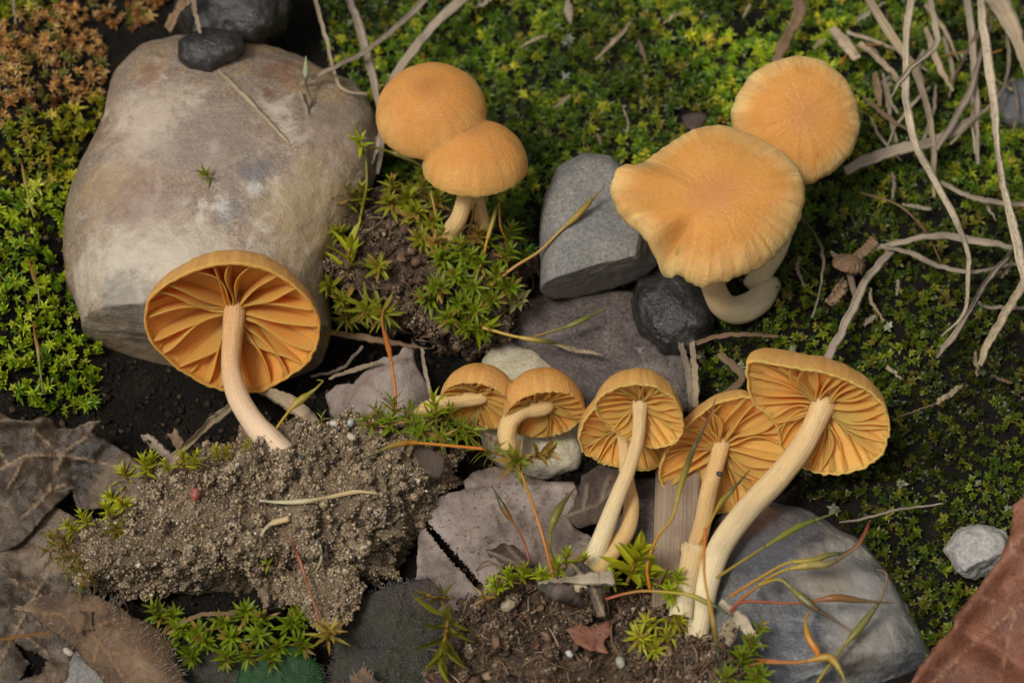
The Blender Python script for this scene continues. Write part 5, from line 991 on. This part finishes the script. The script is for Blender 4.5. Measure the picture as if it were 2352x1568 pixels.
stalk('lower of two entwined moss stalks with plump capsules over the bluish stone', [(1679, 1400), (1721, 1360), (1788, 1314), (1858, 1297)], [(1900, 1294), (1946, 1270)], [(1976, 1244), (1996, 1206)], (.66, .72, .84), 9, 22, (RED, YEL, (.13, .11, .05), RED))
stalk('red moss stalk lying straight along the bluish stone', [(1675, 1404), (1710, 1381), (1824, 1384), (1915, 1372)], [(1945, 1374), (1985, 1379)], [(2056, 1384)], (.66, .70, .66), 8, 19, (RED, (.30, .10, .03), (.12, .09, .03), BRN))
stalk('moss stalk with dark drooping capsule over the bluish stone', [(1742, 1342), (1788, 1330), (1815, 1348)], [(1835, 1366), (1872, 1396)], [(1912, 1420), (1953, 1449)], (.72, .70, .66), 9, 22, (YEL, OLI, (.08, .05, .03), (.18, .09, .03)))
stalk('orange moss stalk bent up into a mustard capsule on the bluish stone', [(1655, 1546), (1718, 1515), (1824, 1519), (1877, 1505), (1860, 1470), (1853, 1450)], [(1849, 1425), (1855, 1408)], [(1870, 1398)], (.50, .62, .66), 9, 18, (RED, ORANGE, (.38, .22, .03), (.30, .16, .04)))
stalk('long arched moss stalk ending in a hooked olive capsule', [(1840, 1620), (1912, 1515), (1976, 1437), (2016, 1384)], [(2028, 1356), (2036, 1330)], [(2032, 1312), (2013, 1306)], (.45, .66, .72), 9, 20, (YEL, OLI, (.13, .12, .04), (.28, .14, .06)))
stalk('orange moss stalk with hanging yellow capsule on the bluish stone', [(1655, 1552), (1735, 1523), (1830, 1520), (1895, 1508), (1912, 1514)], [(1924, 1530), (1936, 1552)], [(1945, 1580)], (.50, .64, .68), 9, 19, (RED, (.42, .20, .03), (.40, .30, .05), OLI))
stalk('moss stalk arching across the foot of the largest pale stem', [(1391, 1375), (1437, 1362), (1487, 1356), (1576, 1364), (1618, 1380)], [(1640, 1390), (1664, 1403)], [(1684, 1416)], (.62, .80, .88), 8, 14, (RED, (.48, .36, .05), (.10, .13, .06), DGRN))
stalk('orange moss stalk hanging down over the largest pale stem', [(1619, 1212), (1617, 1314), (1629, 1385), (1638, 1430)], [(1643, 1460), (1650, 1500)], [(1656, 1545)], (1.05, .98, .82), 8, 14, ((.60, .17, .02), (.50, .28, .03), DGRN, DGRN))
stalk('yellow-orange moss stalk reaching across the heart-shaped stone', [(1128, 655), (1182, 613), (1239, 577), (1282, 535), (1318, 503), (1345, 475)], [(1358, 460), (1372, 445)], [(1389, 427)], (.62, .80, 1.0, 1.1), 9, 17, ((.45, .20, .05), (.42, .28, .04), (.22, .15, .02), (.25, .08, .02)))
stalk('amber moss stalk rising to the smooth fused caps', [(1078, 670), (1105, 606), (1119, 552), (1133, 505)], [(1137, 488), (1141, 470)], [], (.60, .9, .95), 9, 12, ((.42, .22, .03), (.45, .26, .03), (.14, .15, .02), GRN))
stalk('amber moss stalk beside the stem of the smooth fused caps', [(1070, 570), (1080, 522), (1092, 470)], [], [], (.58, .85), 9, 9, ((.45, .22, .03), (.45, .24, .03), GRN, GRN))
stalk('amber moss stalk right of the fused caps stem', [(1168, 560), (1150, 520), (1146, 465)], [], [], (.55, .85), 7, 9, ((.42, .22, .03), (.40, .24, .03), GRN, GRN))
stalk('thin amber moss stalk left of the fused caps stem', [(1012, 560), (1004, 510), (990, 440)], [], [], (.55, .75), 7, 9, ((.40, .20, .03), (.40, .24, .03), GRN, GRN))
stalk('yellow moss stalk lying towards the cream pebble', [(1108, 752), (1172, 770), (1225, 780)], [(1250, 783), (1280, 788)], [(1314, 796)], (.52, .55, .45), 9, 14, ((.50, .33, .06), (.50, .35, .05), DGRN, (.30, .25, .04)))
stalk('olive moss stalk over the flat purplish stone', [(1226, 773), (1262, 762), (1296, 752)], [(1318, 744), (1345, 731)], [(1393, 706)], (.42, .42, .45), 7, 15, ((.35, .20, .04), OLI, (.11, .13, .02), OLI))
stalk('green moss stalk with leafy top before the slate stone', [(815, 560), (832, 480), (842, 430), (841, 371), (831, 344)], [], [], (.45, .8, .95), 8, 8, ((.35, .25, .03), (.16, .17, .02), GRN, GRN))
stalk('olive capsule stalk reaching to the smooth fused caps', [(838, 346), (860, 340), (885, 346)], [(905, 352), (930, 360)], [(976, 386)], (.95, .85), 8, 18, ((.13, .13, .02), (.16, .13, .02), (.18, .15, .03), (.35, .2, .04)))
stalk('yellow-green moss stalk with drooping capsule behind the lone mushroom foot', [(632, 988), (672, 935), (708, 906)], [(725, 893), (738, 880)], [(742, 874), (728, 872)], (.62, .72, .72), 9, 20, ((.38, .26, .03), (.40, .27, .03), (.25, .22, .03), OLI))
stalk('red-brown moss stalk leaning on the sandy clod with tuft at its foot', [(746, 1466), (725, 1395), (686, 1278), (672, 1250)], [(662, 1232), (656, 1220)], [(652, 1212)], (.45, .72, .78), 7, 11, ((.30, .09, .02), (.25, .07, .02), (.24, .08, .04), BRN))
stalk('brown hair-thin stalk bowed over the moss by the wavy straw', [(2110, 508), (2139, 556), (2160, 604)], [], [], (.45, .35), 5, 5, (BRN, BRN, BRN, BRN))
stalk('brown thread-like stalk arching below the flat grey straw', [(1972, 442), (2054, 467), (2103, 506), (2139, 556)], [], [], (.35, .4, .3), 6, 5, ((.18, .09, .04), (.15, .08, .04), BRN, BRN))
stalk('pale green bud on a dark bent stalk over the quartz boulder', [(712, 250), (716, 230), (706, 205), (703, 190)], [(703, 172), (703, 145)], [(703, 130)], (.95, 1.15), 7, 18, ((.05, .03, .02), (.10, .09, .04), (.36, .40, .22), (.40, .44, .25)))
stalk('thin green moss stalk standing in the left cushion', [(80, 500), (64, 442), (52, 382)], [(50, 374), (46, 364)], [(43, 358)], (.95, 1.15), 6, 9, ((.22, .22, .03), (.26, .24, .03), (.22, .10, .02), RED))
stalk('moss stalk with red tip low in the left cushion', [(100, 900), (92, 840), (88, 800)], [(82, 775), (78, 750)], [(74, 735)], (.62, .85), 6, 11, (GRN, OLI, (.25, .10, .02), RED))
stalk('slim moss stalk with red-brown tip at the edge of the left cushion', [(92, 700), (88, 660), (80, 640)], [(76, 625), (72, 610)], [(66, 595)], (.8, 1.0), 6, 11, (GRN, OLI, (.25, .10, .02), RED))
stalk('orange bowed stalk in the upper grass tangle', [(1932, 150), (1948, 122), (1985, 106), (2030, 104)], [], [], (.28, .4, .35), 7, 7, ((.40, .13, .02), (.30, .15, .03), GRN, GRN))
stalk('orange stalk among moss above the flat grey straw', [(2160, 130), (2210, 122), (2260, 126), (2300, 116)], [], [], (.3, .36), 7, 7, ((.30, .18, .03), (.40, .20, .03), GRN, GRN))
stalk('dark red stub of a moss stalk by the wooden strip', [(1508, 1350), (1520, 1325), (1533, 1300)], [], [], (.55, .65), 9, 7, ((.14, .04, .02), (.16, .05, .03), BRN, BRN))

# ---------------------------------------------------------------- single moss shoots with a leaf mesh shared by all leaves of a kind
LEAF = {}
for nm, a in dict(narrow=(.13, .5, .15), broad=(.21, .6, .05), needle=(.085, .5, .28)).items():
    v, f = leaf_geo(*a); me = mesh_np('moss_leaf_' + nm, v, f); me.materials.append(MAT['moss_leaf']); LEAF[nm] = me
BR = (.33, .42, .014); LIME = (.44, .47, .022); MID = (.19, .27, .012); OLV = (.21, .21, .02); DRYM = (.34, .22, .05); DK = (.05, .10, .01)
def shoot(label, group, base, d, size, kind='narrow', n=22, col=BR, spread=(.25, 1.2), stem=.55, seed=1, dry=.1):
    r = np.random.default_rng(seed); d = unit(np.array(d, float)); sz = size * S; rt = thing('moss_shoot', label, 'moss shoot', base, group)
    x = unit(np.cross(d, [.3, .2, .9])); y = np.cross(d, x); L = sz * stem; bend = (x * r.normal() + y * r.normal()) * .15
    c = catmull([base - d * .03, base + d * L * .5 + bend * L * .3, base + d * L], 8); V, F, A = tube_geo(c, np.full(8, sz * .026), 6); mk('stem', V, F, MAT['stalk'], parent=rt, attrs=A, color=(.22, .12, .03, 1))
    Bm = np.stack([x, y, d], 1)
    for i in range(n):
        q = i / (n - 1); az = i * 2.39996 + r.normal() * .2; el = spread[0] + (spread[1] - spread[0]) * q ** 1.2 + r.normal() * .12; l = sz * (.54 - .14 * q) * r.uniform(.8, 1.2)
        m3 = Bm @ leafmat(az, el); o = bpy.data.objects.new('leaf', LEAF[kind]); COL.objects.link(o); o.parent = rt
        pos = d * L * (.12 + .88 * q) + bend * L * .3 * math.sin(q * 3.1)
        o.matrix_local = Matrix.Translation(Vector(pos)) @ Matrix((m3 * l).tolist()).to_4x4()
        cc = np.array(DRYM if r.random() < dry else col) * r.uniform(.75, 1.25); o.color = (*cc.tolist(), 1)
    return rt
_sn = [100]
def shoots(label, group, spots, src, size=60, **k):
    for s_ in spots:
        u, v = s_[:2]; d = s_[2] if len(s_) > 2 else (0, .7, .7); kk = dict(k); kk.update(s_[3] if len(s_) > 3 else {}); z = kk.pop('z', None); sz = kk.pop('size', size); _sn[0] += 1
        if z is not None: b = P(u, v, z)
        elif src is None: b = G(u, v, .02)
        else: b = on(src, u, v)[0]
        lb = kk.pop('label', label); lb = lb(u, v) if callable(lb) else lb
        if kk.get('kind') != k.get('kind'): lb = lb.replace('moss shoot', {'needle': 'fine-leaved moss shoot', 'broad': 'broad-leaved moss shoot'}.get(kk['kind'], 'moss shoot'))
        shoot(lb, group, b, RUT(*d), sz, seed=_sn[0], **kk)
shoots(lambda u, v: 'yellow-green moss shoot on the sandy clod edge ' + ('near the lone mushroom foot' if u > 410 else 'facing the large dead leaf'), 'moss shoots on the sandy clod edge',
    [(205, 1210, (-.4, .8, .4)), (180, 1225, (-.6, .6, .5)), (255, 1190, (-.3, .8, .5)), (275, 1155, (-.6, .5, .6)), (262, 1125, (-.5, .7, .5), dict(size=70)), (300, 1120, (-.3, .8, .5), dict(size=75)), (335, 1095, (-.1, .9, .4), dict(size=70)), (345, 1080, (.1, .9, .4)), (425, 1078, (-.1, .9, .4)), (440, 1075, (.3, .9, .3)), (500, 1058, (-.1, .9, .3), dict(size=48)), (518, 1052, (.3, .9, .3), dict(size=45)), (560, 1032, (.4, .8, .3), dict(size=36)), (390, 1085, (-.3, .8, .4), dict(size=45)), (268, 1205, (.1, -.5, .8), dict(size=60, col=OLV)), (300, 1165, (-.5, .3, .8), dict(size=60))], clod_sand, 58, col=LIME)
shoots('olive moss shoot spreading from the left tip of the sandy clod', 'moss shoots at the clod tip',
    [(165, 1255, (-.9, .2, .4)), (180, 1270, (-.9, -.2, .4)), (160, 1240, (-.8, .4, .4)), (190, 1290, (-.7, -.5, .5)), (150, 1265, (-.9, .1, .4), dict(size=80)), (210, 1310, (-.5, -.8, .4))], clod_sand, 72, col=OLV, dry=.35, kind='needle', n=16)
shoots('small green moss shoot stuck on the face of the sandy clod', None, [(620, 1297, (-.3, .4, .8))], clod_sand, 40, col=BR, n=8)
shoots('tiny moss sprig between the lone mushroom foot and the quartz grains', None, [(738, 978, (.1, .9, .4))], clod_sand, 45, col=(.30, .36, .10), n=10, kind='needle')
shoots(lambda u, v: 'green moss shoot under the sandy clod, ' + ('above the downy green leaf' if u > 545 else 'beside the hairy curled leaf'), 'moss shoots under the sandy clod',
    [(375, 1425, (-.4, .7, .6)), (395, 1435, (.2, .6, .7)), (420, 1450, (-.2, .3, .9)), (455, 1450, (.1, .1, 1)), (480, 1465, (-.3, 0, 1)), (510, 1440, (.2, .4, .8)), (535, 1460, (-.1, .1, 1)), (560, 1420, (.2, .5, .8)), (590, 1455, (.1, 0, 1)), (610, 1430, (-.2, .4, .8)), (640, 1470, (.1, -.3, .9)), (660, 1440, (.3, .3, .8)), (690, 1465, (.2, -.4, .9)), (685, 1430, (.1, .5, .8)), (400, 1475, (-.3, -.4, .8)), (440, 1480, (.1, -.5, .8)), (570, 1480, (0, -.5, .8)), (620, 1490, (.1, -.6, .8)), (520, 1490, (0, -.5, .9))], None, 74, col=MID, z=.20, dry=.12)
shoots('dry yellow moss tuft at the foot of the red-brown stalk', None, [(752, 1470, (.1, .5, .8), dict(z=.40))], None, 95, col=(.36, .30, .04), kind='needle', n=18, dry=.3)
shoots(lambda u, v: 'dense green moss shoot ' + ('before the pinkish grey leaf' if u < 960 else 'around the stems of the fused gilled twins'), 'moss shoots at the fused gilled twins',
    [(880, 975, (-.3, .8, .5)), (905, 970, (0, .9, .4), dict(size=95)), (930, 980, (.3, .8, .4)), (900, 990, (-.1, .5, .8)), (950, 990, (.2, .5, .8)), (990, 990, (0, .8, .5)), (1025, 985, (.2, .8, .5)), (1040, 1000, (.4, .5, .7)), (970, 1000, (0, .3, .9)), (1010, 1010, (.1, .2, .9)), (1060, 1005, (.5, .4, .7)), (865, 985, (-.6, .5, .6))], None, 80, col=MID, kind='needle', n=16, z=.62)
shoots('bright green moss shoot before the left stem of the fused twins', None, [(1002, 968, (-.1, .9, .4))], None, 90, col=BR, n=14, z=.80)
shoots('loose moss rosette with brown scales below the fused gilled twins', None, [(1185, 1062, (.1, .1, 1.0))], None, 95, col=(.20, .24, .02), n=20, z=.62, dry=.3)
shoots('olive moss sprig pointing left below the fused gilled twins', None, [(1150, 1045, (-.9, .3, .3))], None, 95, col=OLV, n=14, z=.62, kind='needle')
shoots('brown papery scale tuft beside the loose moss rosette', None, [(1215, 1050, (.7, .2, .6))], None, 90, col=(.42, .28, .13), kind='broad', n=8, z=.62, dry=.6)
shoots('pale green twisted sprig tip beside the brown scales', None, [(1245, 1045, (.7, .6, .3))], None, 60, col=(.34, .44, .10), kind='narrow', n=7, z=.64, dry=0)
shoots('large bright yellow-green moss shoot beside the bent amber stem', None, [(1440, 1335, (.25, .8, .5))], None, 150, col=LIME, kind='broad', n=16, z=.50, dry=0)
shoots(lambda u, v: 'low green moss shoot at the cluster foot, ' + ('behind the straw splinter' if u < 1400 else 'before the wooden strip'), 'moss shoots at the cluster foot',
    [(1410, 1345, (-.2, .7, .6)), (1475, 1345, (.2, .7, .6)), (1280, 1325, (0, .8, .5)), (1300, 1300, (.1, .9, .3)), (1250, 1340, (-.2, .7, .6)), (1170, 1345, (-.1, .8, .5)), (1195, 1335, (.2, .8, .4)), (1520, 1350, (.1, .8, .5)), (1545, 1345, (.3, .8, .5)), (1500, 1330, (-.1, .9, .4)), (1540, 1372, (0, .6, .8)), (1150, 1360, (-.4, .6, .6)), (1330, 1310, (.2, .8, .5))], None, 60, col=BR, z=.50)
shoots('limp yellowish moss shoot on the front clod under the pale sheath', 'limp shoots on the front clod',
    [(1475, 1470, (-.3, .3, .9)), (1500, 1480, (.1, -.2, 1)), (1520, 1465, (.4, .2, .9)), (1490, 1450, (-.2, .6, .8)), (1545, 1440, (.3, .5, .8))], clod_front, 75, col=LIME, kind='needle', dry=.25)
shoots('drooping olive moss shoot between purplish leaf and front clod', None, [(1030, 1395, (-.15, -.85, .5))], None, 150, col=OLV, kind='narrow', n=18, z=.52, stem=.8)
shoots('brownish moss sprig above the drooping olive one', None, [(1035, 1370, (-.9, .1, .4))], None, 100, col=(.14, .13, .03), kind='needle', n=16, z=.50)
shoots('straw-coloured scale tuft at the crest of the front clod', None, [(1110, 1385, (-.1, .8, .6))], None, 60, col=(.44, .34, .18), n=8, z=.56, dry=.3)
shoots('small bright moss shoot by the pointed splinter', None, [(1732, 1450, (.4, .5, .7))], None, 60, col=MID, z=.50, n=10)
shoots('green moss shoot at the near end of the bluish stone', 'moss shoots by the bluish stone', [(1700, 1545, (0, .8, .6)), (1725, 1570, (.3, .5, .8)), (1680, 1575, (-.2, .5, .8)), (1715, 1510, (.1, .8, .5))], None, 85, col=MID, z=.50)
shoots('lone green moss shoot lying on the quartz boulder', None, [(482, 405, (-.2, .1, .95))], boulder, 62, col=(.24, .28, .02), n=9)
shoots(lambda u, v: 'moss shoot on the dark clod right lobe, ' + ('at the foot of the fused caps' if v < 615 else 'halfway down its slope' if v < 688 else 'low down above the cream pebble'), 'moss shoots on the right lobe',
    [(1060, 590, (0, .6, .8)), (1020, 610, (-.2, .5, .8)), (1100, 620, (.1, .4, .9)), (1050, 640, (-.1, .2, 1)), (1085, 660, (.1, .1, 1), dict(kind='needle')), (1020, 660, (-.4, 0, .9)), (1130, 640, (.3, .3, .9)), (1150, 600, (.4, .5, .7)), (1060, 690, (-.2, -.2, 1)), (1090, 710, (.1, -.1, 1), dict(kind='needle')), (1120, 690, (.3, 0, .9)), (1000, 690, (-.5, .1, .8)), (1070, 730, (0, -.4, .9)), (1040, 720, (-.3, -.3, .9)), (1160, 560, (.3, .8, .5)), (1120, 575, (0, .8, .6)), (1035, 565, (-.3, .7, .6)), (1105, 745, (.2, -.4, .9)), (1150, 660, (.5, 0, .8)), (1075, 610, (.1, .5, .8)), (1010, 580, (-.3, .5, .8), dict(col=DRYM)), (1090, 560, (.2, .6, .8), dict(col=DRYM))], clod_moss, 78, col=MID, dry=.14)
shoots('bright moss shoot at the tip of the stalk lying towards the cream pebble', None, [(1075, 755, (.7, .1, .7))], clod_moss, 100, col=BR, n=14)
shoots('silvery bud-like moss shoot on the right of the dark mossy clod', None, [(1172, 690, (.4, 0, .9))], clod_moss, 85, col=(.34, .33, .14), kind='broad', n=12, spread=(.5, 1.3))
shoots('deep green moss shoot beside the heart-shaped stone', None, [(1180, 590, (.7, .4, .5))], clod_moss, 80, col=(.06, .16, .02))
shoots(lambda u, v: 'moss shoot on the dark clod left lobe, ' + ('beside the quartz boulder' if u < 850 and v < 560 else 'low down above the brown twig' if v > 600 else 'behind the fused caps stem'), 'moss shoots on the left lobe',
    [(775, 490, (-.5, .7, .5)), (795, 480, (0, .9, .4)), (765, 520, (-.7, .3, .6)), (820, 470, (.2, .8, .5)), (790, 540, (-.4, .2, .9)), (900, 450, (0, .7, .7)), (930, 470, (.2, .4, .9), dict(kind='broad')), (950, 500, (.1, .3, .9), dict(kind='broad')), (960, 455, (.3, .7, .6)), (985, 520, (.3, .3, .9)), (900, 480, (-.1, .4, .9)), (965, 555, (.1, .2, 1)), (870, 620, (.1, .2, .9)), (775, 650, (-.5, -.2, .8)), (800, 680, (-.3, -.3, .9)), (840, 700, (.1, -.3, .9), dict(kind='needle', size=110)), (870, 705, (.3, -.2, .9), dict(kind='needle', size=100)), (820, 715, (-.4, -.3, .8), dict(kind='needle', size=100)), (1000, 480, (.2, .6, .8))], clod_moss, 76, col=(.29, .31, .025), dry=.16)
shoots('tall lime green moss shoot with few leaves on the left lobe', None, [(796, 645, (.1, .9, .4))], clod_moss, 150, col=LIME, n=9, dry=0, spread=(.5, 1.2))
shoots('leafy green top of the stalk before the slate stone', None, [(831, 346, (-.1, .6, .8))], None, 70, col=BR, n=10, z=.93)
shoots('pale bleached moss sprig behind the lone mushroom cap', None, [(770, 765, (-.8, -.1, .5))], None, 90, col=(.36, .34, .14), n=8, z=.45, kind='narrow')
